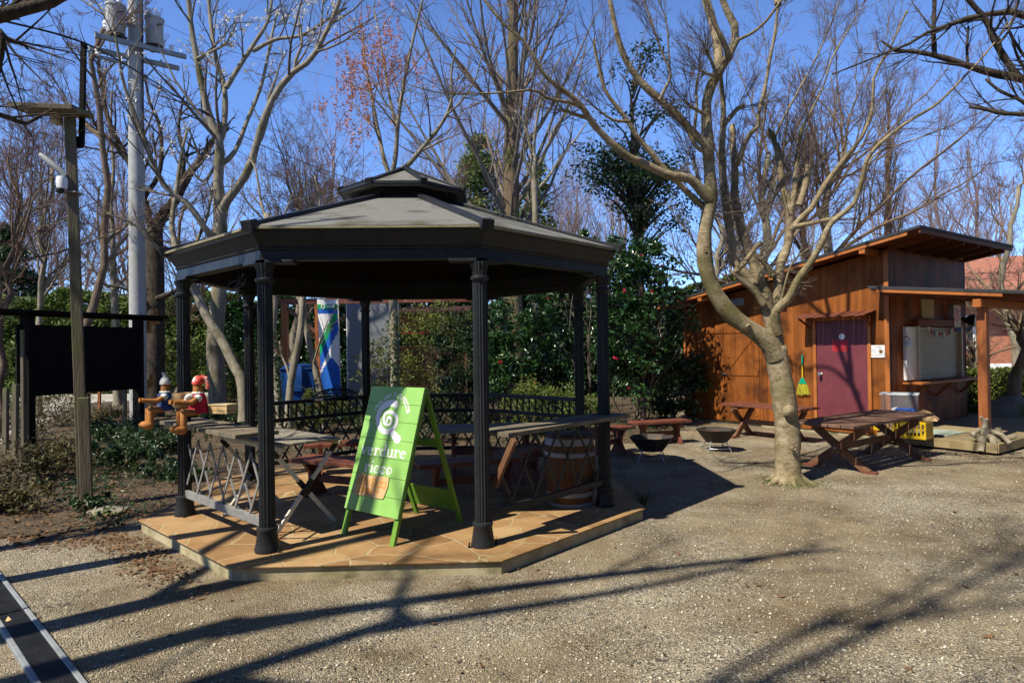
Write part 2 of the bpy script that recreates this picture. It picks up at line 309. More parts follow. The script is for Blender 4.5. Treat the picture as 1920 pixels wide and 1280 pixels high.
# ================================================================ GROUND
def ground_material():
    m = bpy.data.materials.new('gravel_ground'); m.use_nodes = True; t = m.node_tree; L = t.links; b = t.nodes['Principled BSDF']
    tc = N(t, 'ShaderNodeTexCoord'); co = tc.outputs['Object']
    def vor(s):
        v = N(t, 'ShaderNodeTexVoronoi'); v.inputs['Scale'].default_value = s; L.new(co, v.inputs['Vector']); return v
    def noi(s, d=5, r=.6):
        n = N(t, 'ShaderNodeTexNoise'); n.inputs['Scale'].default_value = s; n.inputs['Detail'].default_value = d; n.inputs['Roughness'].default_value = r; L.new(co, n.inputs['Vector']); return n
    def ramp(src, stops, interp='LINEAR'):
        r = N(t, 'ShaderNodeValToRGB'); e = r.color_ramp.elements; r.color_ramp.interpolation = interp
        while len(e) < len(stops): e.new(.5)
        for i, (p, c) in enumerate(stops): e[i].position = p; e[i].color = (*c, 1)
        L.new(src, r.inputs[0]); return r
    def mix(f, a, c, bt='MIX'):
        x = N(t, 'ShaderNodeMix', data_type='RGBA', blend_type=bt)
        if hasattr(f, 'default_value') and not isinstance(f, float): L.new(f, x.inputs[0])
        else: x.inputs[0].default_value = f
        for s, k in ((a, 6), (c, 7)):
            if isinstance(s, tuple): x.inputs[k].default_value = (*s, 1)
            else: L.new(s, x.inputs[k])
        return x.outputs[2]
    v1 = vor(78); v2 = vor(150)
    sx = N(t, 'ShaderNodeSeparateColor'); L.new(v1.outputs['Color'], sx.inputs[0])
    sx2 = N(t, 'ShaderNodeSeparateColor'); L.new(v2.outputs['Color'], sx2.inputs[0])
    st = [(0, (.08, .07, .06)), (.25, (.20, .185, .165)), (.5, (.36, .32, .25)), (.75, (.50, .445, .335)), (.93, (.62, .57, .46)), (1, (.78, .76, .70))]
    s1 = ramp(sx.outputs[0], st).outputs[0]; s2 = ramp(sx2.outputs[1], st).outputs[0]
    nz = noi(9, 4); pk = ramp(nz.outputs[0], [(.42, (0, 0, 0)), (.58, (1, 1, 1))]).outputs[0]
    stones = mix(pk, s1, s2)
    fine = ramp(noi(60, 8, .75).outputs[0], [(.3, (.16, .13, .09)), (.5, (.33, .275, .19)), (.72, (.48, .405, .29))]).outputs[0]
    big = ramp(noi(.55, 6, .62).outputs[0], [(.44, (0, 0, 0)), (.54, (1, 1, 1))]).outputs[0]
    base = mix(big, stones, mix(.78, stones, fine))
    tone = ramp(noi(1.3, 5, .6).outputs[0], [(.28, (.50, .47, .43)), (.45, (.9, .88, .86)), (.55, (1.0, .99, .97)), (.72, (1.22, 1.2, 1.15))]).outputs[0]
    damp = ramp(noi(.8, 7, .7).outputs[0], [(.46, (1.12, 1.1, 1.06)), (.56, (.88, .83, .76)), (.70, (.55, .47, .38))]).outputs[0]
    L.new(mix(1.0, mix(1.0, base, tone, 'MULTIPLY'), damp, 'MULTIPLY'), b.inputs['Base Color'])
    b.inputs['Roughness'].default_value = .9; b.inputs['Specular IOR Level'].default_value = .2
    ad = N(t, 'ShaderNodeMath', operation='ADD'); L.new(v1.outputs['Distance'], ad.inputs[0]); L.new(v2.outputs['Distance'], ad.inputs[1])
    bp = N(t, 'ShaderNodeBump', invert=True); bp.inputs['Strength'].default_value = .9; bp.inputs['Distance'].default_value = .018
    L.new(ad.outputs[0], bp.inputs['Height']); L.new(bp.outputs[0], b.inputs['Normal'])
    return m
M['ground'] = ground_material()
structure(MB().add([(-150, -60, 0), (150, -60, 0), (150, 260, 0), (-150, 260, 0)], [(0, 1, 2, 3)]).build('ground', M['ground']))

def ragged(pts, step=.22, amp=.07, seed=1):
    r = np.random.default_rng(seed); out = []
    for i in range(len(pts)):
        a = np.array(pts[i][:2], float); b = np.array(pts[(i + 1) % len(pts)][:2], float); n = max(1, int(np.linalg.norm(b - a) / step))
        if n > 120: n = 120
        for k in range(n): out.append(a + (b - a) * k / n + r.normal(0, amp, 2))
    return out
def sheet(name, pts, z, mat):
    me = bpy.data.meshes.new(name); bm = bmesh.new(); vs = [bm.verts.new((p[0], p[1], z)) for p in pts]
    f = bm.faces.new(vs); bmesh.ops.triangulate(bm, faces=[f]); bmesh.ops.recalc_face_normals(bm, faces=bm.faces)
    if sum(f.normal.z for f in bm.faces) < 0: bmesh.ops.reverse_faces(bm, faces=bm.faces)
    bm.to_mesh(me); bm.free(); return link(name, me, mat)
BED = [(-30, 5.7), (-5.6, 5.75), (-4.2, 5.95), (-3.75, 6.1), (-3.7, 8.3), (-2.4, 9.75), (-.1, 9.85), (1.0, 10.4), (2.3, 11.2), (3.4, 12.6), (3.5, 15.5), (4.6, 18), (4, 40), (-30, 40)]
structure(sheet('garden_bed', ragged(BED), .005, M['soil']))
M['path'] = nmat('path_surface', [(.30, .29, .27), (.42, .41, .38)], scale=20, rough=.9, bump=.3, dirt=(.25, .22, .17), dscale=.6)
structure(sheet('path', ragged([gnd(-260, 736), gnd(560, 728), gnd(700, 724), gnd(700, 734), gnd(330, 745), gnd(150, 757), gnd(60, 800), gnd(-30, 850), gnd(-260, 850)], .5, .1, 4), .010, M['path']))

# pebbles lying on the gravel (nobody could count them: one object)
def pebbles():
    r = np.random.default_rng(5); n = 90000
    Y = 1.9 + 9 * r.random(n) ** 2.2; X = (r.random(n) * 2 - 1) * (Y * .86 + .2)
    gx, gy = X + 1.165, Y - 7.072
    keep = (np.abs(gx) + np.abs(gy) > 3.62) & ((np.maximum(np.abs(gx), np.abs(gy)) > 2.5) | (np.abs(gx) + np.abs(gy) > 3.5))
    keep &= ~((X < -3.6) & (Y > 5.8))
    dx, dy = X + 3.55, Y - 3.3
    keep &= ~((X + (Y - 4.18) * .62 < -2.93) & (X + (Y - 4.18) * .62 > -3.75))
    X, Y = X[keep], Y[keep]; n = len(X)
    s = r.lognormal(-5.3, .42, n); s = np.clip(s, .0022, .014)
    base = np.array([(1, 0, 0), (-1, 0, 0), (0, 1, 0), (0, -1, 0), (0, 0, .62), (0, 0, -.62)], float)
    J = base[None] * s[:, None, None] * (1 + r.normal(0, .22, (n, 6, 3)))
    a = r.random(n) * 6.28; c, d = np.cos(a), np.sin(a)
    V = np.stack([J[..., 0] * c[:, None] - J[..., 1] * d[:, None], (J[..., 0] * d[:, None] + J[..., 1] * c[:, None]) * .8, J[..., 2]], -1)
    V += np.stack([X, Y, s * .22], -1)[:, None, :]
    f = np.array([(0, 2, 4), (2, 1, 4), (1, 3, 4), (3, 0, 4), (2, 0, 5), (1, 2, 5), (3, 1, 5), (0, 3, 5)])
    me = np_mesh('pebbles', V.reshape(-1, 3), (f[None] + 6 * np.arange(n)[:, None, None]).reshape(-1, 3)); me.shade_smooth()
    M['pebble'] = nmat('pebble', [(.07, .065, .06), (.2, .185, .16), (.33, .29, .22), (.45, .39, .28), (.68, .65, .58)], rough=.75, bump=0, island=.9)
    tag(link('pebbles', me, M['pebble']), 'small grey and tan pebbles strewn over the gravel yard', 'gravel', kind='stuff')
pebbles()

# dry leaves on the beds and round the platform
def leaf_geo(Cn, size, rng, up=.0, aspect=.5, fold=.25):
    """folded rhombic leaves, one per centre -> verts, tris"""
    n = len(Cn); d = rng.normal(0, 1, (n, 3)); d[:, 2] *= (1 - up); d /= np.linalg.norm(d, axis=1, keepdims=True) + 1e-9
    q = rng.normal(0, 1, (n, 3)); q[:, 2] *= (1 - up * .8); w = np.cross(d, q)
    if up: w = np.cross(d, np.array([0, 0, 1.]) + q * (1 - up))
    w /= np.linalg.norm(w, axis=1, keepdims=True) + 1e-9; nn = np.cross(d, w)
    s = np.broadcast_to(size, (n,))[:, None]
    V = np.stack([Cn - d * s, Cn + w * s * aspect + nn * s * fold, Cn + d * s, Cn - w * s * aspect + nn * s * fold], 1).reshape(-1, 3)
    i = 4 * np.arange(n)[:, None]; return V, np.concatenate([i + np.array([[0, 1, 2]]), i + np.array([[0, 2, 3]])])
def inside(px, py, poly):
    res = np.zeros(len(px), bool); j = len(poly) - 1
    for i in range(len(poly)):
        xi, yi = poly[i][:2]; xj, yj = poly[j][:2]
        res ^= ((yi > py) != (yj > py)) & (px < (xj - xi) * (py - yi) / (yj - yi + 1e-12) + xi); j = i
    return res
def litter():
    r = np.random.default_rng(9); n = 34000
    Y = 5.2 + 14 * r.random(n) ** 1.6; X = -1 + (r.random(n) * 2 - 1) * Y * .9
    k = inside(X, Y, BED) & ((np.maximum(np.abs(X + 1.165), np.abs(Y - 7.072)) > 2.45))
    P = [np.stack([X[k], Y[k], np.full(k.sum(), .02) + r.random(k.sum()) * .03], -1)]
    def patch(cx, cy, sx, sy, m, ang=0):
        a = r.normal(0, 1, (m, 2)) * (sx, sy); c, s = math.cos(ang), math.sin(ang)
        P.append(np.stack([cx + a[:, 0] * c - a[:, 1] * s, cy + a[:, 0] * s + a[:, 1] * c, np.full(m, .016)], -1))
    patch(-3.15, 5.35, .55, .10, 620, -.72); patch(-2.75, 4.85, .3, .08, 160, -.72); patch(-4.0, 5.7, .6, .15, 500); patch(-5.3, 5.7, .9, .12, 500)
    patch(2.3, 11.2, .5, .3, 160); patch(6.3, 9.7, .6, .15, 200, -.9); patch(3.5, 13., .3, .5, 120)
    m = 260; Y2 = 2.4 + 8 * r.random(m) ** 1.5; P.append(np.stack([(r.random(m) * 2 - 1) * Y2 * .8, Y2, np.full(m, .014)], -1))
    C = np.concatenate(P); gx, gy = np.abs(C[:, 0] + 1.165), np.abs(C[:, 1] - 7.072)
    out = (np.maximum(gx, gy) > 2.42) | (gx + gy > 3.42); C = C[out]
    V, Fq = leaf_geo(C, np.clip(r.lognormal(-4.0, .35, len(C)), .008, .05), r, up=.82, aspect=.5, fold=.3)
    V[:, 2] = np.maximum(V[:, 2], .008)
    tag(link('leaf_litter', np_mesh('leaf_litter', V, Fq), M['litter']), 'dry brown fallen leaves covering the shaded beds', 'leaf litter', kind='stuff')
litter()

# ================================================================ PLATFORM
G = np.array([-1.165, 7.072, 0]); GR = .0357
def paving_material():
    m = bpy.data.materials.new('crazy_paving'); m.use_nodes = True; t = m.node_tree; L = t.links; b = t.nodes['Principled BSDF']
    tc = N(t, 'ShaderNodeTexCoord'); nz = N(t, 'ShaderNodeTexNoise'); nz.inputs['Scale'].default_value = 1.6; nz.inputs['Detail'].default_value = 3
    L.new(tc.outputs['Object'], nz.inputs['Vector'])
    mx = N(t, 'ShaderNodeMix', data_type='RGBA', blend_type='LINEAR_LIGHT'); mx.inputs[0].default_value = .09; L.new(tc.outputs['Object'], mx.inputs[6]); L.new(nz.outputs['Color'], mx.inputs[7])
    va = N(t, 'ShaderNodeTexVoronoi', feature='DISTANCE_TO_EDGE'); va.inputs['Scale'].default_value = 2.6; L.new(mx.outputs[2], va.inputs['Vector'])
    vb = N(t, 'ShaderNodeTexVoronoi'); vb.inputs['Scale'].default_value = 2.6; L.new(mx.outputs[2], vb.inputs['Vector'])
    sc_ = N(t, 'ShaderNodeSeparateColor'); L.new(vb.outputs['Color'], sc_.inputs[0])
    n2 = N(t, 'ShaderNodeTexNoise'); n2.inputs['Scale'].default_value = 5; n2.inputs['Detail'].default_value = 7; L.new(tc.outputs['Object'], n2.inputs['Vector'])
    ad = N(t, 'ShaderNodeMix'); ad.inputs[0].default_value = .6; L.new(sc_.outputs[0], ad.inputs[2]); L.new(n2.outputs['Fac'], ad.inputs[3])
    rp = N(t, 'ShaderNodeValToRGB'); e = rp.color_ramp.elements
    e[0].position = .2; e[0].color = (.21, .115, .05, 1); e[1].position = .8; e[1].color = (.42, .28, .14, 1); x = e.new(.5); x.color = (.32, .19, .085, 1)
    L.new(ad.outputs[0], rp.inputs[0])
    lt = N(t, 'ShaderNodeMapRange'); lt.inputs[1].default_value = .008; lt.inputs[2].default_value = .022; lt.inputs[3].default_value = 1; lt.inputs[4].default_value = 0; L.new(va.outputs['Distance'], lt.inputs[0])
    mj = N(t, 'ShaderNodeMix', data_type='RGBA'); L.new(lt.outputs[0], mj.inputs[0]); L.new(rp.outputs[0], mj.inputs[6]); mj.inputs[7].default_value = (.37, .29, .17, 1)
    n3 = N(t, 'ShaderNodeTexNoise'); n3.inputs['Scale'].default_value = 1.1; n3.inputs['Detail'].default_value = 6; L.new(tc.outputs['Object'], n3.inputs['Vector'])
    r3 = N(t, 'ShaderNodeValToRGB'); r3.color_ramp.elements[0].position = .53; r3.color_ramp.elements[1].position = .75; L.new(n3.outputs['Fac'], r3.inputs[0])
    ds = N(t, 'ShaderNodeMix', data_type='RGBA', blend_type='MULTIPLY'); L.new(r3.outputs[0], ds.inputs[0]); L.new(mj.outputs[2], ds.inputs[6]); ds.inputs[7].default_value = (.55, .56, .45, 1)
    L.new(ds.outputs[2], b.inputs['Base Color']); b.inputs['Roughness'].default_value = .8; b.inputs['Specular IOR Level'].default_value = .25
    bp = N(t, 'ShaderNodeBump'); bp.inputs['Strength'].default_value = .5; bp.inputs['Distance'].default_value = .008
    sm = N(t, 'ShaderNodeMath', operation='SUBTRACT'); L.new(n2.outputs['Fac'], sm.inputs[0]); L.new(lt.outputs[0], sm.inputs[1]); L.new(sm.outputs[0], bp.inputs['Height']); L.new(bp.outputs[0], b.inputs['Normal'])
    return m
M['paving'] = paving_material()
def octa(r, z, off=0.):
    return [(r * math.cos(R_(-112.5 + 45 * i) + off), r * math.sin(R_(-112.5 + 45 * i) + off), z) for i in range(8)]
def octaring(prof, closed=True):
    mb = MB(); V = [p for r, z in prof for p in octa(r, z)]; k = len(prof); Fs = []
    for j in range(k if closed else k - 1):
        for i in range(8):
            a, b_, c, d = j * 8 + i, j * 8 + (i + 1) % 8, ((j + 1) % k) * 8 + (i + 1) % 8, ((j + 1) % k) * 8 + i
            Fs.append((a, b_, c, d))
    return mb.add(V, Fs)
PLAT = .11
def place(me, mat4): me.transform(mat4)
GM = Matrix.Translation(Vector(G)) @ Matrix.Rotation(GR, 4, 'Z')
o = MB().loft([octa(2.565, -.05), octa(2.565, .094)], True).build('platform', M['concrete'], bevel=.006); o.matrix_world = GM; structure(o)
o = MB().loft([octa(2.59, .0945), octa(2.59, PLAT)], True).build('pavement', M['paving'], bevel=.005); o.matrix_world = GM; structure(o)

# ================================================================ GAZEBO
gz = thing('gazebo', 'black octagonal metal gazebo with fluted columns and a two tier slate roof', 'gazebo', G, GR)
RC = 2.2; BT = PLAT + 2.244
colp = [octa(RC, 0)[i] for i in range(8)]
for i in range(8):
    cx, cy, _ = colp[i]
    a = math.atan2(cy, cx); ex = (math.cos(a), math.sin(a), 0); ey = (-math.sin(a), math.cos(a), 0)
    sh = MB().lathe([(.061, PLAT + .19), (.060, 1.2), (.057, PLAT + 2.105)], (cx, cy, 0), 32, .13, caps=False).build('column', M['black'], gz, smooth=False)
    smooth_angle(sh.data, 25)
    bs = MB().lathe([(.094, PLAT), (.097, PLAT + .015), (.09, PLAT + .04), (.074, PLAT + .15), (.079, PLAT + .16), (.082, PLAT + .175), (.078, PLAT + .19), (.055, PLAT + .195)], (cx, cy, 0), 24)
    for s in (-1, 1):
        q = np.array([cx, cy, 0]) + np.array(ey) * s * .115; bs.lathe([(.014, PLAT), (.014, PLAT + .012), (.006, PLAT + .013), (.006, PLAT + .04)], q, 8)
    bs.build('column_base', M['black'], sh, smooth=True)
    cp = MB().lathe([(.059, PLAT + 2.09), (.069, PLAT + 2.1), (.074, PLAT + 2.115), (.069, PLAT + 2.13), (.057, PLAT + 2.135)], (cx, cy, 0), 24)
    cp.lathe([(.057, PLAT + 2.135), (.062, PLAT + 2.19), (.079, PLAT + 2.235), (.079, PLAT + 2.244)], (cx, cy, 0), 32, .1)
    cp.build('capital', M['black'], sh, smooth=True)
    for s in (-1, 1):   # bracket plate along both beams
        j = (i + s) % 8; d = unit(np.array(colp[j]) - np.array(colp[i])); p = np.array([cx, cy, BT + .012])
        MB().bar(p + d * .02, p + d * .24, .13, .024).build('bracket', M['black'], sh, bevel=.003)
octaring([(2.13, BT + .024), (2.255, BT + .024), (2.255, BT + .105), (2.13, BT + .105)]).build('beam', M['black'], gz, bevel=.004)
octaring([(2.10, BT + .106), (2.262, BT + .106), (2.27, BT + .118), (2.262, BT + .128), (2.275, BT + .15), (2.31, BT + .2), (2.335, BT + .228), (2.342, BT + .25), (2.10, BT + .25)]).build('cornice', M['black'], gz)
EZ = BT + .253; RT = 3.255
octaring([(2.362, EZ), (2.362, EZ + .022), (.50, RT), (.50, RT - .03)]).build('roof', M['slate'], gz)
octaring([(2.33, EZ - .002), (2.371, EZ - .002), (2.371, EZ + .012), (2.364, EZ + .012)]).build('roof_edge', M['lichen'], gz)
octaring([(2.10, EZ - .012), (.48, RT - .06), (.48, RT - .045), (2.10, EZ + .0)]).build('ceiling', M['blackwood'], gz)
for i in range(8):
    a = np.array(octa(2.366, EZ + .02)[i]); b = np.array(octa(.5, RT + .012)[i])
    r_ = MB().bar(a, b, .085, .05); r_.bar(a - unit(b - a) * .03 + (0, 0, 0), a + unit(b - a) * .05, .105, .085)
    r_.build('hip_rib', M['black'], gz, bevel=.006)
octaring([(.47, RT - .05), (.52, RT - .05), (.50, 3.36), (.47, 3.36)]).build('lantern_wall', M['black'], gz)
CZ = 3.335
octaring([(.71, CZ), (.71, CZ + .03), (.05, 3.645), (.05, 3.60), (.62, CZ + .0)]).build('cupola_roof', M['slate'], gz)
for i in range(8):
    a = np.array(octa(.715, CZ + .028)[i]); b = np.array(octa(.06, 3.655)[i]); c = np.array(octa(.715, CZ + .02)[(i + 1) % 8])
    r_ = MB().bar(a, b, .055, .035); r_.bar(a - unit(b - a) * .015, a + unit(b - a) * .05, .075, .065); r_.bar(a - (0, 0, .012), c - (0, 0, .004), .03, .034)
    r_.build('cupola_rib', M['black'], gz, bevel=.004)
MB().lathe([(.10, 3.64), (.10, 3.665), (.06, 3.68), (.0, 3.685)], (0, 0, 0), 8).build('cap', M['black'], gz)
# trellises and rails between columns
def chord(i, j, inset=0.08):
    a = np.array(colp[i]); b = np.array(colp[j]); d = unit(b - a); return a + d * inset, b - d * inset, d
def lattice(i, j, z0, z1, step, mat, wv=.022, top=None):
    a, b, d = chord(i, j); n = np.cross(d, (0, 0, 1)); Lc = np.linalg.norm(b - a); h = z1 - z0; run = h * .62; mb = MB()
    x = -run
    while x < Lc:
        for s, off in ((1, .006), (-1, -.006)):
            xa, xb = (x, x + run) if s > 0 else (x + run, x); za, zb = z0, z1
            t0, t1 = 0., 1.
            if s > 0:
                if xa < 0: t0 = -xa / run
                if xb > Lc: t1 = (Lc - xa) / run
            else:
                if xa > Lc: t0 = (xa - Lc) / run
                if xb < 0: t1 = xa / run
            if t1 - t0 > .1:
                p = a + d * (xa + (xb - xa) * t0) + n * off; q = a + d * (xa + (xb - xa) * t1) + n * off
                p = p + (0, 0, za + h * t0); q = q + (0, 0, za + h * t1)
                mb.bar(p, q, .009, wv, up=d)
        x += step
    return mb
def rail(i, j, z, w, h): 
    a, b, d = chord(i, j, .05); return MB().bar(a + (0, 0, z), b + (0, 0, z), w, h)
lattice(7, 0, PLAT + .25, PLAT + .74, .27, M['greylath']).build('lattice', M['greylath'], gz)
rail(7, 0, PLAT + .21, .035, .07).build('rail', M['greylath'], gz, bevel=.003)
lattice(1, 2, PLAT + .27, PLAT + .86, .30, M['black'], .026).build('lattice', M['black'], gz)
rail(1, 2, PLAT + .235, .04, .06).build('rail', M['black'], gz, bevel=.003)
for i, j in ((3, 4), (4, 5), (5, 6)):
    lattice(i, j, PLAT + .18, PLAT + .64, .2, M['black'], .022).build('lattice', M['black'], gz)
    m_ = rail(i, j, PLAT + .90, .09, .045); a, b, d = chord(i, j, .05)
    m_.bar(a + (0, 0, PLAT + .68), b + (0, 0, PLAT + .68), .03, .05); m_.bar(a + (0, 0, PLAT + .15), b + (0, 0, PLAT + .15), .03, .05)
    m_.build('rail', M['black'], gz, bevel=.003)
    f_ = MB(); Lc = np.linalg.norm(b - a); k = int(Lc / .11)
    for q in range(k + 1):
        p = a + d * Lc * q / k
        f_.bar(p + (0, 0, PLAT + .70), p + (0, 0, PLAT + .88), .02, .022)
        if q < k: f_.bar(p + (0, 0, PLAT + .71), p + d * Lc / k + (0, 0, PLAT + .87), .012, .012)
    f_.build('fretwork', M['black'], gz)
# counters fixed outside the trellises
def counter(i, j, t0, t1, o0, o1, z, th=.035, braces=()):
    a, b, d = chord(i, j, 0); n = np.cross(d, (0, 0, 1)); nb = 3
    c = (a + b) / 2; n = n if n @ c > 0 else -n
    for q in range(nb):
        w0 = o0 + (o1 - o0) * q / nb; w1 = o0 + (o1 - o0) * (q + 1) / nb - .004
        p0 = a + d * t0 + n * (w0 + w1) / 2 + (0, 0, z); p1 = a + d * t1 + n * (w0 + w1) / 2 + (0, 0, z)
        yield_m.bar(p0, p1, abs(w1 - w0), th)
    for t in braces:
        p = a + d * t; br_m.bar(p + n * .02 + (0, 0, z - .42), p + n * .24 + (0, 0, z - .03), .035, .05)
yield_m, br_m = MB(), MB(); counter(7, 0, -.16, 1.50, -.2, .17, 1.0)
yield_m.build('counter', M['shelf'], gz, bevel=.004); 
yield_m, br_m = MB(), MB(); counter(1, 2, .10, 1.86, -.16, .2, .985, braces=(.12,))
yield_m.build('counter', M['shelf'], gz, bevel=.004); br_m.build('counter_brace', M['legwood'], gz, bevel=.003)
# wire tangle hanging below the left beam
def hang_wire():
    c = np.array([-2.35, 5.50, 2.24]); e1 = unit(np.array([.73, -.68, 0])); r = np.random.default_rng(3); mb = MB()
    for k, (rx, rz, ox, oz) in enumerate(((.12, .045, -.08, .0), (.09, .06, .04, .02), (.14, .03, -.02, -.01), (.05, .05, .09, .04))):
        P = [c + e1 * (ox + rx * math.cos(a)) + np.array([0, 0, oz + rz * math.sin(a + k)]) + r.normal(0, .004, 3) for a in np.linspace(0, 5.6, 18)]
        mb.tube(P, .004, 5)
    mb.tube([c + (0, 0, .12), c, c + (0, 0, -.06), c + e1 * .02 + (0, 0, -.11)], .004, 5); mb.lathe([(.012, -.15), (.014, -.11)], c + e1 * .02, 8)
    tag(mb.build('hanging_cable', M['wire'], smooth=True), 'loose black cable tangled under the left gazebo beam', 'cable')
hang_wire()
# ================================================================ HUT
HR = R_(-55); HO = (6.46, 10.94, 0)
hut = thing('wooden_hut', 'orange brown stained wooden hut with a dark sloping roof and a roller shutter', 'hut', HO, HR)
HMx = ROOT[hut.name]
M['hutwall_y'] = planks('stained_boards_side', [(.17, .042, .010), (.26, .07, .015), (.33, .10, .023)], .145, 1, stretch=(5, 5, .45), scale=2.2, weather=(.095, .032, .011))
def rz_(x): return 2.64 + .1677 * (x + 4.42)
WL, WD = -4.42, 3.2
def wall_front(y0, y1):
    xs = [WL, 0]; P = [(WL, y0, .06), (0, y0, .06), (0, y0, rz_(0) - .10), (WL, y0, rz_(WL) - .10)]
    return MB().prism(P, (0, y1 - y0, 0))
wall_front(0, .08).build('front_wall', M['hutwall'], hut)
wall_front(WD - .08, WD).build('rear_wall', M['hutwall'], hut)
MB().box((-.04, WD / 2, 1.675), (.076, WD - .162, 3.23)).build('side_wall', M['hutwall_y'], hut)
MB().box((WL + .04, WD / 2, 1.3), (.076, WD - .162, 2.46)).build('side_wall', M['hutwall_y'], hut)
MB().box((WL / 2, WD / 2, .03), (-WL - .05, WD - .05, .056)).build('plinth', M['concrete'], hut)
for x in (-.03, WL + .03): MB().box((x, -.012, (rz_(x) - .14) / 2 + .03), (.075, .02, rz_(x) - .2)).build('corner_board', M['huttrim'], hut, bevel=.003)
X0_, X1_, Y0_, Y1_ = -4.8, .72, -.5, 3.5
def slab(x0, x1, y0, y1, zf, th): return MB().prism([(x0, y0, zf(x0) - th), (x1, y0, zf(x1) - th), (x1, y0, zf(x1)), (x0, y0, zf(x0))], (0, y1 - y0, 0))
rf = slab(X0_, X1_, Y0_, Y1_, lambda x: rz_(x) + .02, .045).build('roof', M['roofdark'], hut, bevel=.004)
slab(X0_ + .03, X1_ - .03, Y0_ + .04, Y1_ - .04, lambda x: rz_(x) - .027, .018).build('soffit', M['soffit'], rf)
slab(X0_ + .02, X1_ - .2, Y0_ + .012, Y0_ + .036, lambda x: rz_(x) - .028, .055).build('fascia', M['huttrim'], rf, bevel=.003)
MB().prism([(X1_ - .034, Y0_ + .03, rz_(X1_) - .10), (X1_ - .01, Y0_ + .03, rz_(X1_) - .10), (X1_ - .01, Y0_ + .03, rz_(X1_) - .03), (X1_ - .034, Y0_ + .03, rz_(X1_) - .03)], (0, Y1_ - Y0_ - .06, 0)).build('fascia', M['soffit'], rf)
for y in np.linspace(.04, 3.16, 6):
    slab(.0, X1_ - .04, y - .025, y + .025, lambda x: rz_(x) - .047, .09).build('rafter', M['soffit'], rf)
for x in (-.2, -1.9, -3.6): MB().box((x, -.24, rz_(x) - .115), (.1, .47, .1)).build('rafter', M['huttrim'], rf, bevel=.003)
# double storage door
for k, (x0, x1) in enumerate(((-4.16, -3.35), (-3.34, -2.5))):
    d_ = MB().box(((x0 + x1) / 2, -.009, 1.05), (x1 - x0, .018, 1.98)).build('storage_door', M['hutwall'], hut, bevel=.003)
    b_ = MB()
    for z in (.12, 1.08, 1.97): b_.box(((x0 + x1) / 2, -.025, z), (x1 - x0 - .02, .014, .11))
    xa, xb = (x0 + .06, x1 - .06) if k == 0 else (x1 - .06, x0 + .06)
    for za, zb in ((.2, 1.0), (1.92, 1.15)): b_.bar((xa, -.0245, za), (xb, -.0245, zb), .013, .1, up=(0, 0, 1))
    b_.build('brace', M['hutwall'], d_, bevel=.003)
    if k == 0:
        MB().box((x1 - .005, -.04, 1.05), (.16, .02, .03)).build('latch', M['steel'], d_, bevel=.003)
MB().box((-3.04, -.02, 2.565), (.42, .04, .15)).box((-3.04, -.042, 2.565), (.38, .01, .11)).build('vent', M['greypanel'], hut, bevel=.004)
# maroon door
DX0, DX1, DZ = -1.28, -.36, 2.08
dr = MB().box(((DX0 + DX1) / 2, -.012, .12 + (DZ - .12) / 2), (DX1 - DX0, .022, DZ - .12)).build('door', M['maroon'], hut, bevel=.003)
fr_ = MB()
for x in (DX0 - .036, DX1 + .036): fr_.box((x, -.02, .1 + (DZ - .06) / 2), (.06, .038, DZ - .04))
fr_.box(((DX0 + DX1) / 2, -.02, DZ + .036), (DX1 - DX0 + .13, .038, .06)).build('door_frame', M['huttrim'], hut, bevel=.003)
MB().lathe([(.03, 0), (.03, .012), (.014, .02), (.014, .045), (.03, .055), (.034, .072), (.026, .088), (.0, .092)], (DX0 + .08, -.023, 1.1), 16, axis=(0, -1, 0)).build('knob', M['steel'], dr, smooth=True)
def writing(body, size, mat, parent, loc, ex, ey, ez, off=0., sx=1., name='lettering'):
    me = text_mesh(body, size, off, .0012); me.transform(frame(loc, np.array(ex, float) * sx, ey, ez)); return link(name, me, mat, parent)
for z, s in ((1.665, 'STAFF'), (1.565, 'ONLY')): writing(s, .115, M['red'], dr, (-.83, -.0245, z), (1, 0, 0), (0, 0, 1), (0, -1, 0), .006, .95)
MB().lathe([(.055, 0), (.055, .006)], (-.8, -.024, 1.79), 20, axis=(0, -1, 0)).build('door_plate', M['glass'], dr)
# canopy over the maroon door
cn = MB()
for k in range(14):
    x0 = -1.5 + k * 1.3 / 14; cn.prism([(x0, .0, 2.225 + .008 * (k % 2)), (x0 + .09, 0, 2.225 + .008 * (k % 2)), (x0 + .09, 0, 2.238 + .008 * (k % 2)), (x0, 0, 2.238 + .008 * (k % 2))], (0, -.42, -.09))
cn_ = cn.build('canopy', M['redwood'], hut)
MB().box((-.85, -.02, 2.19), (1.24, .04, .05)).bar((-1.42, -.02, 1.98), (-1.42, -.36, 2.13), .03, .03).bar((-.28, -.02, 1.98), (-.28, -.36, 2.13), .03, .03).build('canopy_bracket', M['soffit'], cn_, bevel=.003)
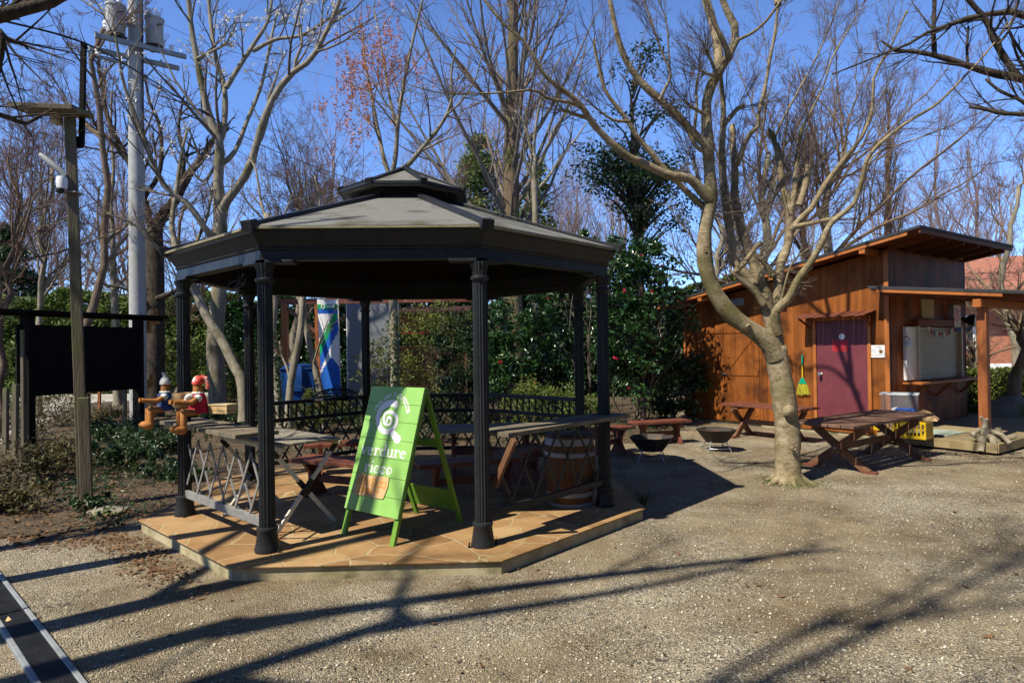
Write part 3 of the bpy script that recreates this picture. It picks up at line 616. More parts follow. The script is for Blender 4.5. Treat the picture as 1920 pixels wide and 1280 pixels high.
# roller shutter on the side wall (faces +x)
sh_ = MB(); n = 24
for k in range(n):
    z = .99 + k * .955 / n; h = .955 / n
    sh_.prism([(.02, .93, z), (.034, .93, z + h * .3), (.034, .93, z + h * .7), (.02, .93, z + h)], (0, 1.78, 0))
st_ = sh_.build('roller_shutter', M['shutter'], hut)
for y in (.905, 2.735): MB().box((.05, y, 1.475), (.1, .045, .98)).build('shutter_rail', M['shutter'], st_, bevel=.003)
MB().box((.028, .69, 1.475), (.055, .385, .94)).build('shutter_panel', M['white'], hut, bevel=.004)
MB().box((.05, 1.82, 2.02), (.1, 1.9, .13)).build('shutter_box', M['soffit'], hut, bevel=.005)
sl_ = MB().box((.16, 1.72, .955), (.32, 2.55, .035)).build('serving_counter', M['huttrim'], hut, bevel=.004)
for y in (.7, 1.75, 2.8): MB().bar((.02, y, .68), (.27, y, .93), .05, .04).build('counter_brace', M['soffit'], sl_, bevel=.003)
MB().box((.015, 1.45, 2.28), (.03, .5, .36)).build('menu_panel', M['cream'], hut, bevel=.003)
# porch: lean-to roof, beams, posts
def pz(x): return 2.615 - .117 * (x + .13)
pr = slab(-.14, 2.5, -.42, 3.7, lambda x: pz(x) + .02, .05).build('porch_roof', M['roofdark'], hut, bevel=.004)
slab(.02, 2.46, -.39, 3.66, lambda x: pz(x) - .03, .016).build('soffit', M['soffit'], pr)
slab(.0, 1.75, -.412, -.38, lambda x: pz(x) - .032, .05).build('fascia', M['huttrim'], pr, bevel=.003)
for y in np.linspace(-.2, 3.5, 7): slab(.02, 2.4, y - .03, y + .03, lambda x: pz(x) - .048, .08).build('rafter', M['soffit'], pr)
MB().box((1.42, 1.62, pz(1.42) - .19), (.11, 4.0, .12)).build('beam', M['huttrim'], pr, bevel=.004)
M['post'] = nmat('stained_post', [(.17, .05, .016), (.28, .088, .025), (.36, .125, .04)], scale=3, stretch=(7, 7, .6), rough=.6, bump=.25)
for y in (-.16, 3.35): MB().box((1.42, y, .17 + (pz(1.42) - .425) / 2), (.125, .125, pz(1.42) - .425)).build('post', M['post'], hut, bevel=.006)
dk = MB().box((.83, 1.6, .148), (1.66, 4.1, .05)).build('deck', M['deck'], hut)
MB().box((.83, -.462, .105), (1.68, .025, .135)).box((1.672, 1.6, .105), (.025, 4.1, .135)).build('deck_fascia', M['deckside'], dk, bevel=.004)
# bits on the hut wall
def hw(x, y, z): return HMx @ Vector((x, y, z))
nb = thing('wall_notice', 'small white notice with a yellow brown badge beside the maroon door', 'sign', hw(-.21, -.004, 1.52), HR)
MB().box((0, -.008, 0), (.32, .012, .215)).build('notice_board', M['white'], nb, bevel=.004)
MB().lathe([(.036, 0), (.036, .003)], (.075, -.0145, -.0), 18, axis=(0, -1, 0)).build('badge', M['cream'], nb)
MB().lathe([(.022, 0), (.022, .003)], (.078, -.018, -.004), 12, axis=(0, -1, 0)).build('badge_mark', M['legwood'], nb)
ln = MB(); 
for k, (x, z, w) in enumerate(((-.03, .07, .22), (-.05, .025, .1), (-.05, -.005, .11), (-.02, -.06, .2))): ln.box((x, -.0155, z), (w, .001, .007))
ln.build('printed_lines', M['greypanel'], nb)
br = thing('broom', 'green and yellow broom hanging on the hut wall left of the maroon door', 'broom', hw(-1.56, -.01, .7), HR)
MB().tube([(0, -.03, .3), (0, -.03, .56)], .013, 10).build('handle', M['yellow'], br, smooth=True)
MB().tube([(0, -.03, .56), (0, -.03, .76)], .014, 10).build('grip', M['broomgrn'], br, smooth=True)
MB().loft([[(-.02, -.045, .32), (.02, -.045, .32), (.02, -.015, .32), (-.02, -.015, .32)], [(-.075, -.05, .21), (.075, -.05, .21), (.075, -.01, .21), (-.075, -.01, .21)]]).build('head', M['broomgrn'], br, bevel=.005)
bl = MB(); rr = np.random.default_rng(2)
for k in range(60):
    x = rr.uniform(-.07, .07); y = rr.uniform(-.046, -.014); bl.bar((x, y, .215), (x * 1.8 + rr.normal(0, .006), y + rr.normal(0, .006), rr.uniform(0, .03) - .02 * (x < 0)), .009, .006)
bl.build('bristles', M['broomyel'], br)
tg = thing('fire_tongs', 'thin black tongs hanging on the hut wall beside the broom', 'tongs', hw(-1.83, -.01, 1.1), HR)
MB().tube([(-.05, -.02, 0), (-.025, -.02, .2), (0, -.02, .36), (.035, -.02, .2), (.05, -.02, .05)], .006, 6).build('tongs_arms', M['black'], tg, smooth=True)
fl = thing('ice_flag', 'small white hanging flag with a red ice character under the porch', 'flag', hw(.11, 2.5, 2.0), HR)
ex_, ey_, ez_ = (0, 1, 0), (0, 0, 1), (1, 0, 0)
MB().box((0, 0, .16), (.006, .3, .42)).build('cloth', M['whitecloth'], fl)
writing('氷', .3, M['red'], fl, (.0045, 0, .17), ex_, ey_, ez_, .008)
MB().box((0, 0, -.1), (.008, .28, .09)).build('hem', M['bluecloth'], fl); MB().tube([(0, -.17, .375), (0, .17, .375)], .008, 8).build('rod', M['redwood'], fl)
bt_ = thing('bunting', 'string of tiny red white and blue flags across the shutter top', 'bunting', hw(.13, 1.75, 1.72), HR)
MB().tube([(0, -.62 + .1 * k, .12 + .14 * ((k - 6) / 6) ** 2) for k in range(13)], .004, 5).build('string', M['whitecloth'], bt_)
for k in range(11):
    y = -.55 + .11 * k; z = .118 + .14 * (y / .62) ** 2
    MB().prism([(-.002, y - .04, z), (-.002, y + .04, z), (-.002, y, z - .1)], (.004, 0, 0)).build('pennant', [M['whitecloth'], M['redcloth'], M['bluecloth']][k % 3], bt_)
wl = thing('wall_lamp', 'small white bell lamp on the side wall beside the shutter', 'lamp', hw(.02, .42, 1.62), HR)
MB().tube([(0, 0, .12), (.08, 0, .16), (.12, 0, .1)], .008, 8).build('arm', M['black'], wl); MB().lathe([(.02, .1), (.03, .08), (.07, .0), (.075, -.02)], (.12, 0, 0), 18).build('lamp_shade', M['white'], wl, smooth=True)
sp = thing('floodlight', 'round black floodlight at the far corner of the side wall', 'floodlight', hw(.02, 3.05, 2.1), HR)
MB().lathe([(.05, 0), (.1, .06), (.13, .14), (.12, .15), (.0, .12)], (.03, 0, 0), 20, axis=unit((1, .3, -.1))).build('housing', M['black'], sp, smooth=True); MB().box((.0, 0, .0), (.04, .08, .1)).build('bracket', M['black'], sp)
# things on the deck
mt_ = thing('door_mat', 'pale green flat mat lying on the wooden deck', 'mat', hw(.62, .25, .174), HR)
MB().box((0, 0, .006), (.55, .75, .01)).build('mat_body', M['mat_green'], mt_, bevel=.004)
def crate(name, label, loc, rz, group=None):
    c = thing(name, label, 'crate', loc, rz, group); w, d, h, t = .46, .34, .27, .014
    MB().box((0, 0, .012), (w, d, .02)).build('crate_floor', M['yellow'], c)
    for s in (-1, 1):
        for ax in (0, 1):
            mb = MB(); Lx = w if ax == 0 else d - 2 * t; cc = (d / 2 - t / 2) * s if ax == 0 else (w / 2 - t / 2) * s
            def bx(u, z, lu, lz): mb.box((u, cc, z) if ax == 0 else (cc, u, z), (lu, t, lz) if ax == 0 else (t, lu, lz))
            bx(0, .035, Lx, .03); bx(0, h - .02, Lx, .04); bx(0, h * .55, Lx, .014)
            for q in range(9): bx(-Lx / 2 + .012 + (Lx - .024) * q / 8, (h - .04 + .05) / 2, .018, h - .09)
            mb.build('crate_side', M['yellow'], c)
    return c
c1 = crate('plastic_crate', 'yellow slatted plastic crate standing on the deck behind the big table', gnd(1712, 820, .175), R_(-50))
p = gnd(1672, 812, .12)
c2 = crate('plastic_crate', 'yellow slatted plastic crate half hidden behind the table, left of the other crate', (p[0], p[1], .175), R_(-50))
p1 = np.array(c1.location)
bb = thing('carton', 'blue and white carton on top of the yellow crate', 'box', (p1[0] - .12, p1[1] + .02, .45), R_(-40))
MB().box((0, 0, .09), (.3, .24, .18)).build('carton_body', M['bluebox'], bb, bevel=.004); MB().box((-.128, 0, .09), (.05, .246, .184)).box((.0, -.1215, .13), (.08, .002, .025)).build('label_panel', M['white'], bb)
cb = thing('cardboard_flap', 'tan folded cardboard sheet beside the blue carton on the crate', 'cardboard', (p1[0] + .13, p1[1] - .02, .45), R_(-30))
MB().prism([(-.2, -.1, 0), (.2, -.1, 0), (.12, -.06, .12), (.02, -.05, .17), (-.1, -.08, .11)], (0, .012, 0)).prism([(.02, -.05, .165), (.12, -.06, .12), (.2, -.1, .0), (.24, .16, .01), (.1, .16, .1)], (0, .004, .008)).build('sheet', M['card'], cb)
pb = thing('plastic_box', 'clear plastic storage box upright behind the cartons on the crate', 'box', (p1[0] - .02, p1[1] + .3, .172), R_(-35))
mg = bpy.data.materials.new('clear_plastic'); mg.use_nodes = True; _b = mg.node_tree.nodes['Principled BSDF']
_b.inputs['Base Color'].default_value = (.25, .26, .28, 1); _b.inputs['Roughness'].default_value = .2; _b.inputs['Alpha'].default_value = .14
mb = MB()
for a, b in (((0, -.15, .34), (.5, .01, .68)), ((0, .15, .34), (.5, .01, .68)), ((-.25, 0, .34), (.01, .3, .68)), ((.25, 0, .34), (.01, .3, .68))): mb.box(a, b)
mb.box((0, 0, .01), (.5, .3, .02)).build('box_body', mg, pb); 
MB().box((0, -.155, .67), (.53, .012, .025)).box((0, .155, .67), (.53, .012, .025)).build('rim', M['glass'], pb)
# driftwood figure sitting on the deck corner
q = gnd(1847, 826, .18)
df = thing('driftwood_figure', 'little figure made of driftwood logs sitting on the deck corner', 'figure', (q[0], q[1], .174), R_(-30))
def log(pts, r, name='log', n=9):
    P = np.array(pts, float); rs = np.random.default_rng(int(abs(P).sum() * 1e4) % 9999)
    K = np.concatenate([P[:1] + (P[1] - P[0]) * t for t in (0,)] + [P[i] + (P[i + 1] - P[i]) * np.array([[.5], [1.]]) for i in range(len(P) - 1)])
    return MB().tube(K + rs.normal(0, r * .12, K.shape), r * (1 + rs.normal(0, .1, len(K))), n).build(name, M['drift'], df, smooth=True)
log([(0, .0, .02), (.01, -.0, .2)], .07, 'torso'); log([(.0, -.01, .2), (.0, -.02, .33)], .045, 'head'); log([(.0, -.02, .30), (-.05, -.05, .37)], .02, 'branch_stub')
log([(-.05, -.02, .05), (-.06, -.22, .06), (-.07, -.24, -.12)], .042, 'leg'); log([(.05, -.02, .05), (.07, -.2, .07), (.09, -.22, -.14)], .045, 'leg')
log([(-.07, 0, .17), (-.16, -.1, .1), (-.12, -.2, .08)], .032, 'arm'); log([(.06, 0, .17), (.2, -.04, .1), (.28, -.1, .0)], .035, 'arm'); log([(.16, .05, .0), (.17, .04, .2)], .045, 'log'); log([(.2, .1, .02), (.36, -.02, .1)], .04, 'log')

# ================================================================ FURNITURE OUTSIDE
def x_table(name, label, group, loc, rz, Lx, W, H, wood, leg, nb=5, benchy=False):
    t = thing(name, label, 'table', loc, rz, group)
    mb = MB(); bw = W / nb
    for k in range(nb): mb.box((0, -W / 2 + bw * (k + .5), H - .02), (Lx + .01 * ((k * 7) % 3), bw - .008, .038))
    mb.build('tabletop', wood, t, bevel=.004)
    for s in (-1, 1):
        x = s * Lx * .33
        for q in (-1, 1):
            MB().bar((x + .03 * q, -q * W * .46, .0), (x + .03 * q, q * W * .42, H - .085), .045, .1, up=(0, 0, 1)).build('leg', leg, t, bevel=.004)
            MB().box((x + .03 * q, -q * W * .47, .016), (.07, .2, .03)).build('foot', M['redwood'], t, bevel=.004)
        MB().box((x, 0, H - .065), (.14, W * .92, .05)).build('batten', leg, t, bevel=.004)
        MB().lathe([(.016, 0), (.016, .012), (.01, .016)], (x + s * .075, 0, H * .46), 8, axis=(s, 0, 0)).build('bolt', M['steel'], t)
    MB().box((0, 0, H * .46), (Lx * .66 - .1, .04, .085)).build('stretcher', leg, t, bevel=.004)
    return t
x_table('picnic_table', 'big brown plank table with crossed legs behind the bare tree trunk', None, (4.93, 8.93, 0), math.atan2(.58, .81), 2.35, .82, .64, M['tablewood'], M['legwood'])
x_table('picnic_table', 'red brown table with crossed legs standing against the hut front wall', None, (4.50, 11.28, 0), math.atan2(-.819, .574), 1.55, .6, .60, M['redwood'], M['legwood'], 4)
def solid_bench(label, a, b, H, w, wood, legw, name='bench', group=None):
    a = np.array([*a, 0.]); b = np.array([*b, 0.]); c = (a + b) / 2; d = b - a; Lx = np.linalg.norm(d)
    t = thing(name, label, 'bench', c, math.atan2(d[1], d[0]), group)
    z0 = 0
    MB().box((0, -w * .255, H - .022), (Lx, w * .48, .044)).box((0, w * .255, H - .022), (Lx, w * .48, .044)).build('seat', wood, t, bevel=.006)
    for s in (-1, 1):
        x = s * (Lx / 2 - .2); h = H - .044
        P = [(-.48, 0), (.48, 0), (.42, .12), (.2, .45), (.22, .7), (.46, 1), (-.46, 1), (-.22, .7), (-.2, .45), (-.42, .12)]
        MB().prism([(x - .025, u * w, v * h) for u, v in P], (.05, 0, 0)).build('leg', legw, t, bevel=.004)
    MB().box((0, 0, h * .5), (Lx - .45, .03, .08)).build('stretcher', legw, t, bevel=.003)
    return t
solid_bench('red brown plank bench between the two fire bowls and the shrubs', (2.0, 10.75), (3.0, 11.05), .40, .34, M['redwood'], M['redwood'])
solid_bench('short red brown bench just outside the rightmost gazebo column', (1.15, 9.72), (1.82, 10.15), .42, .34, M['redwood'], M['redwood'])
def fire_bowl(label, x, y, r, rim, tilt=0.):
    t = thing('fire_bowl', label, 'fire pit', (x, y, 0), tilt, 'fire bowls on the gravel')
    n = 8; prof = [(r * .45, rim - .2), (r * .52, rim - .2), (r, rim), (r * .96, rim + .004), (r * .5, rim - .185), (.001, rim - .185)]
    MB().lathe(prof, (0, 0, 0), n).build('bowl', M['iron'], t, bevel=.002)
    for k in range(4):
        a = .5 + k * math.pi / 2; d = np.array([math.cos(a), math.sin(a), 0])
        MB().tube([d * r * .5 + (0, 0, rim - .17), d * r * .8], .008, 8).build('leg', M['steel'], t, smooth=True)
    MB().tube([np.array([math.cos(a), math.sin(a), 0]) * r * .69 + (0, 0, .06) for a in np.linspace(0, 6.283, 25)], .005, 6).build('leg_ring', M['steel'], t)
    MB().lathe([(r * .5, rim - .184), (r * .42, rim - .165), (.001, rim - .15)], (0, 0, 0), 10).build('ash', M['stone'], t)
fire_bowl('dark steel fire bowl nearest the gazebo, partly in the roof shadow', 2.02, 9.35, .33, .345)
fire_bowl('dark steel fire bowl in full sun to the left of the tree trunk', 3.20, 10.1, .32, .345, .3)

# ================================================================ INSIDE THE GAZEBO
def low_bench(label, a, b, H, w, wood, cat='bench', name='bench'):
    t = solid_bench(label, a, b, H, w, wood, M['redwood'], name); t['category'] = cat; t.location.z = PLAT; return t
low_bench('red brown bench by the back rail inside the gazebo', (-2.62, 8.0), (-1.55, 8.3), .40, .34, M['redwood'])
low_bench('low red brown bench beside the folding table inside the gazebo', (-2.35, 7.05), (-1.25, 6.55), .40, .36, M['redwood'])
low_bench('red brown bench behind the green sign, its left end in sun', (-1.0, 6.55), (.1, 6.95), .40, .36, M['redwood'])
low_bench('dark weathered table at the back of the gazebo behind the green sign', (-.95, 8.0), (.35, 8.15), .58, .62, M['greywood'], 'table', 'low_table')
low_bench('small red brown bench between the barrel and the near right column', (-.1, 7.2), (.35, 7.75), .40, .34, M['redwood'])
# folding table with crossed pale poles
e_ = np.array([.73, -.68, 0]); ft = thing('folding_table', 'folding camp table with pale crossed legs by the left columns', 'table', (-2.2, 5.97, PLAT), math.atan2(-.68, .73))
mb = MB()
for k in range(5): mb.box((-.05, -.3 + .12 * k + .06, .765), (1.3, .112, .022))
mb.build('tabletop', M['greywood'], ft, bevel=.003); MB().box((.02, -.275, .735), (1.24, .03, .035)).box((.02, .275, .735), (1.24, .03, .035)).build('table_rail', M['palewood'], ft, bevel=.003)
for s in (-1, 1):
    x = s * .5
    for q in (-1, 1):
        lg = MB().bar((x + .02 * q, -q * .3, 0), (x + .02 * q, q * .3, .72), .026, .034).build('leg', M['alu'], ft, bevel=.003)
        MB().bar((x + .02 * q, q * .24, .648), (x + .02 * q, q * .3, .722), .03, .04).bar((x + .02 * q, -q * .05, .3), (x + .02 * q, q * .055, .425), .032, .045).build('leg_sleeve', M['black'], lg, bevel=.003)
# barrel
ba = thing('barrel', 'half shaded wooden barrel with grey hoops and a blue grey rim inside the gazebo', 'barrel', (.56, 6.42, PLAT), .3)
prof = [(.215, 0), (.245, .16), (.262, .34), (.258, .5), (.235, .66)]
MB().lathe(prof + [(.215, .66), (.22, .6), (.001, .6)], (0, 0, 0), 36).build('staves', M['barrel'], ba, smooth=True)
for z0, z1 in ((.0, .035), (.1, .145), (.49, .53), (.60, .665)):
    f = lambda z: np.interp(z, [p[1] for p in prof], [p[0] for p in prof]) + .005
    MB().lathe([(f(z0), z0), (f(z1), z1), (f(z1) - .012, z1 + .002), (f(z0) - .012, z0 - .0)], (0, 0, 0), 36).build('hoop', M['galv'], ba, smooth=True)
MB().lathe([(.24, .668), (.245, .69), (.225, .70), (.001, .695)], (0, 0, 0), 30).build('lid', M['iron'], ba, smooth=True)
# mesh fire lid on the back rail
dl = thing('mesh_lid', 'round black mesh dome lid resting on the back left rail', 'lid', (-2.35, 8.52, PLAT + .925), 0)
mb = MB()
for k in range(12):
    a = k * math.pi / 12; P = [np.array([math.cos(a) * .3 * math.cos(b), math.sin(a) * .3 * math.cos(b), .13 * math.sin(b)]) for b in np.linspace(0, math.pi, 13)]; mb.tube(P, .0035, 4)
for b in (.0, .35, .7, 1.05): mb.tube([np.array([math.cos(a) * .3 * math.cos(b), math.sin(a) * .3 * math.cos(b), .13 * math.sin(b)]) for a in np.linspace(0, 6.2832, 25)], .005 if b else .012, 5)
mb.build('dome', M['wire'], dl); MB().tube([(-.04, 0, .128), (-.03, 0, .16), (.03, 0, .16), (.04, 0, .128)], .006, 6).build('handle', M['wire'], dl)
MB().lathe([(.31, -.02), (.31, .0), (.29, .0), (.29, -.02)], (0, 0, 0), 24).build('rim', M['iron'], dl)

# ================================================================ A-FRAME SIGN
P1 = np.array([-1.48, 5.45, PLAT]); P2 = np.array([-.98, 5.07, PLAT]); e = unit(P2 - P1); dd = np.array([-e[1], e[0], 0]); W_ = .665
base = (P1 + P2) / 2; HS, LEAN = 1.235, .385
sg = thing('sandwich_board', 'green wooden sandwich board with a white spiral logo standing on the platform', 'sign', base, math.atan2(e[1], e[0]))
upv = unit(np.array([0, LEAN, HS])); LB = math.hypot(LEAN, HS); nrm = np.array([0, -upv[2], upv[1]])
def bp_(s, f, n=0.): return np.array([(s - .5) * W_, 0, 0]) + upv * (f * LB) + nrm * n
B0 = .165
mb = MB(); nbd = 7
for k in range(nbd):
    f0 = B0 + (1 - B0) * k / nbd; f1 = B0 + (1 - B0) * (k + 1) / nbd - .0022
    mb.box((bp_(.5, f0) + bp_(.5, f1)) / 2, (W_, (f1 - f0) * LB, .018), (1, 0, 0), upv, nrm)
pn = mb.build('panel', M['green'], sg, bevel=.0015)
for s in (-1, 1):
    x = s * (W_ / 2 - .03)
    MB().bar(np.array([x, 0, 0]) - nrm * .028, np.array([x, 0, 0]) + upv * LB - nrm * .028, .05, .032, up=nrm).build('leg', M['greenedge'], sg, bevel=.003)
    a = np.array([x, LEAN + .03, HS - .03]); b = np.array([x * .92, .86, 0]); MB().bar(a, b, .045, .03, up=(0, 1, 0)).build('leg', M['greenedge'], sg, bevel=.003)
MB().box((0, .80, .2), (W_ * .86, .02, .2), (1, 0, 0), (0, 1, 0), (0, -.35, 1)).build('rear_brace', M['greenedge'], sg, bevel=.003); MB().box((0, .59, .74), (W_ * .86, .02, .07)).build('rear_brace', M['greenedge'], sg, bevel=.003)
def Z(x, y):
    s = .5
    for _ in range(4):
        t = (y - 95) / (838 + 82 * s); s = (x - (325 - 175 * t)) / (410 - 15 * t)
    return (s - .5) * W_, (1 - (t * (1 - B0))) * LB
fm = frame(np.array([0, 0, 0]) + nrm * .0096, (1, 0, 0), upv, nrm)
def ribbon(pts, w, mb):
    P = np.array(pts, float); T = np.gradient(P, axis=0); T /= np.linalg.norm(T, axis=1, keepdims=True) + 1e-9; Nn = np.stack([-T[:, 1], T[:, 0]], -1); w = np.broadcast_to(w, (len(P),))[:, None]
    A = P + Nn * w / 2; B = P - Nn * w / 2; n = len(P)
    V = [(*a, .0012) for a in A] + [(*b, .0012) for b in B] + [(*a, 0) for a in A] + [(*b, 0) for b in B]
    Fs = [(i, i + 1, n + i + 1, n + i) for i in range(n - 1)] + [(i, 2 * n + i, 2 * n + i + 1, i + 1) for i in range(n - 1)] + [(n + i, n + i + 1, 3 * n + i + 1, 3 * n + i) for i in range(n - 1)] + [(0, n, 3 * n, 2 * n), (n - 1, 3 * n - 1, 4 * n - 1, 2 * n - 1)]
    mb.add(V, Fs)
def smoothline(P, m=6):
    P = np.array(P, float); P = np.concatenate([2 * P[:1] - P[1:2], P, 2 * P[-1:] - P[-2:-1]]); out = []
    for i in range(1, len(P) - 2):
        for t in np.linspace(0, 1, m, endpoint=False):
            a, b, c, d = P[i - 1:i + 3]; out.append(.5 * ((2 * b) + (c - a) * t + (2 * a - 5 * b + 4 * c - d) * t * t + (3 * b - a - 3 * c + d) * t ** 3))
    out.append(P[-2]); return np.array(out)
lg = MB()
sp_ = [(459, 352), (455, 335), (466, 318), (484, 322), (492, 345), (476, 368), (446, 364), (431, 335), (444, 292), (480, 278), (512, 292), (533, 325), (522, 372), (492, 404), (455, 420), (414, 400), (392, 355), (388, 310), (408, 262), (445, 228), (490, 214), (522, 224), (526, 250)]
L_ = smoothline([Z(*p) for p in sp_]); n = len(L_)
ribbon(L_, np.interp(np.linspace(0, 1, n), [0, .3, .5, .75, .95, 1], [.020, .026, .032, .056, .060, .03]), lg)
L_ = smoothline([Z(490, 405), Z(512, 438), Z(545, 478)]); ribbon(L_, np.linspace(.05, .072, len(L_)), lg)
c_ = Z(543, 470); lg.add([(c_[0] + .034 * math.cos(a), c_[1] + .034 * math.sin(a), .0016) for a in np.linspace(0, 6.283, 18, endpoint=False)], [tuple(range(18))])
o = lg.build('logo', M['white'], pn); o.data.transform(fm)
# arched capitals
arc = MB(); word = "ITALIAN X OUTDOOR"; cA = np.array(Z(478, 330)); Rr = np.linalg.norm(np.array(Z(496, 158)) - cA)
bmt = bmesh.new()
for k, ch in enumerate(word):
    if ch == ' ': continue
    a = R_(160 - 140 * k / (len(word) - 1)); me = text_mesh(ch, .056, .0009, .0008)
    me.transform(fm @ Matrix.Translation((cA[0] + Rr * 1.0 * math.cos(a), cA[1] + Rr * math.sin(a), .0006)) @ Matrix.Rotation(a - math.pi / 2, 4, 'Z')); bmt.from_mesh(me); bpy.data.meshes.remove(me)
me = bpy.data.meshes.new('lettering'); bmt.to_mesh(me); bmt.free(); link('lettering', me, M['white'], pn)
# hand-drawn serif words
def arcp(cx, cy, rx, ry, a0, a1, n=14): return [(cx + rx * math.cos(R_(a)), cy + ry * math.sin(R_(a))) for a in np.linspace(a0, a1, n)]
TH, TN = .32, .15
GL = {'v': (.9, [([(.08, 1), (.42, .02)], TH), ([(.42, .02), (.8, 1)], TN), ([(-.06, .97), (.26, .97)], .1), ([(.64, .97), (.95, .97)], .1)]),
      'e': (.95, [(arcp(.45, .48, .34, .42, 10, 320), [TN] * 3 + [.2] * 4 + [.27] * 3 + [.16] * 4), ([(.14, .52), (.78, .56)], .1)]),
      'r': (.82, [([(.25, 0), (.25, .98)], TH), ([(.0, .94), (.3, .94)], .12), ([(.0, .05), (.52, .05)], .11), (arcp(.52, .62, .26, .3, 165, 40), .13), (arcp(.72, .78, .05, .05, 0, 330), .14)]),
      'd': (1.0, [(arcp(.42, .45, .32, .38, 0, 355), [.13] * 4 + [.22] * 6 + [.13] * 4), ([(.72, .0), (.72, 1.5)], TH), ([(.5, 1.47), (.74, 1.47)], .12), ([(.72, .05), (1.0, .05)], .11)]),
      'u': (1.0, [([(.2, .98), (.2, .35)] + arcp(.45, .33, .25, .28, 180, 330, 8), [TH, TH] + [.2] * 4 + [.12] * 4), ([(.74, 0), (.74, .98)], TH), ([(0, .94), (.22, .94)], .11), ([(.55, .94), (.76, .94)], .11), ([(.74, .05), (.98, .05)], .11)]),
      'i': (.55, [([(.26, 0), (.26, .98)], TH), ([(.04, .94), (.28, .94)], .11), ([(.02, .05), (.5, .05)], .11), (arcp(.27, 1.38, .07, .07, 0, 330), .15)]),
      'c': (.88, [(arcp(.45, .47, .33, .41, 42, 320), [TN] * 3 + [.2] * 4 + [.27] * 3 + [.16] * 4), (arcp(.66, .68, .06, .06, 0, 330), .14), (arcp(.48, .44, .05, .05, 0, 330), .1)]),
      'o': (.95, [(arcp(.45, .47, .32, .4, 0, 356), [.13] * 4 + [.26] * 6 + [.13] * 4), (arcp(.47, .4, .05, .05, 0, 330), .1)])}
def word_mesh(w, x0, y0, x1, y1, xh, mb):
    tot = sum(GL[c][0] for c in w); k = 0; a = np.array(Z(x0, y0)); b = np.array(Z(x1, y1)); d = (b - a) / tot; sx = np.linalg.norm(d); ex = d / sx; ey = np.array([-ex[1], ex[0]])
    for c in w:
        adv, st = GL[c]
        for pts, wd in st:
            ribbon([a + ex * (k + p[0]) * sx + ey * p[1] * xh for p in pts], np.asarray(wd) * xh * .95, mb)
        k += adv
wm = MB(); word_mesh('verdure', 262, 572, 602, 607, .067, wm); o = wm.build('lettering', M['white'], pn); o.data.transform(fm)
wm = MB(); word_mesh('ricco', 288, 692, 505, 719, .067, wm); o = wm.build('lettering', M['white'], pn); o.data.transform(fm)
# taped cardboard
cq = [Z(258, 708), Z(488, 733), Z(478, 800), Z(446, 880), Z(330, 862), Z(212, 840), Z(232, 780)]
cdb = MB().prism([(x, y, .004) for x, y in cq], (0, 0, .005)).build('cardboard_note', M['card'], sg); cdb.data.transform(fm)
xl = unit(np.array([*(np.array(Z(455, 790)) - np.array(Z(262, 765))), 0])); yl = np.array([-xl[1], xl[0], 0])
for body, ctr, s in (('3月26日(土)', Z(358, 772), .078), ('OPEN ～', Z(338, 826), .07)):
    me = text_mesh(body, s, .0018, .0006); me.transform(fm @ frame((*ctr, .0098), xl * .92, yl, (0, 0, 1))); link('lettering', me, M['orangepen'], cdb)
# ================================================================ LEFT SIDE PROPS
# timber post with plank roof, lamp and camera
pb0 = gnd(158, 952); pt0 = dep(131, 215, 6.87)
tp = thing('timber_post', 'tall weathered square timber post with a plank hood, lamp and white camera', 'post', pb0)
rel = lambda P: np.array(P, float) - pb0
ax = unit(pt0 - pb0); MB().bar(rel(pb0) - (0, 0, .1), rel(pt0) + ax * .05, .098, .098, up=(.45, -.9, 0)).build('post', M['polewood'], tp, bevel=.005)
s_ = np.array([.075, -.06, 0]); MB().bar(s_ - (0, 0, .1), s_ + ax * 1.2, .105, .095, up=(.45, -.9, 0)).build('lower_timber', M['polewood'], tp, bevel=.005)
c0 = rel(dep(97, 207, 6.8)); MB().box(c0, (.64, .42, .05), unit((1, .1, -.02)), unit((-.1, 1, .12)), unit((.02, -.12, 1))).build('hood', M['polewood'], tp, bevel=.004)
MB().box(c0 + (.05, -.0, -.09), (.07, .12, .12)).build('hood_lamp', M['cream'], tp, bevel=.01)
a, b = rel(dep(157, 80, 6.95)), rel(dep(153, 272, 6.95)); MB().bar(a, b, .035, .05).build('batten', M['blackwood'], tp); MB().box((b + rel(dep(140, 262, 6.9))) / 2, (.09, .04, .12)).build('batten_block', M['blackwood'], tp)
a, b = rel(dep(75, 289, 6.75)), rel(dep(124, 330, 6.8)); MB().tube([a, a + (b - a) * .08, a + (b - a) * .6, b], [.02, .032, .036, .022], 12).build('lamp_tube', M['galv'], tp, smooth=True)
c = rel(dep(116, 345, 6.78)); MB().lathe([(.0, .085), (.045, .075), (.055, .03), (.05, -.05), (.0, -.06)], c, 16).build('camera_body', M['white'], tp, smooth=True); MB().lathe([(.035, 0), (.04, .03), (.03, .05), (.0, .05)], c + (-.005, -.01, -.05), 14, axis=unit((-.2, -.5, -1))).build('camera_lens', M['black'], tp, smooth=True)
MB().box(rel(dep(137, 362, 6.87)), (.15, .15, .012)).build('strap', M['galv'], tp)
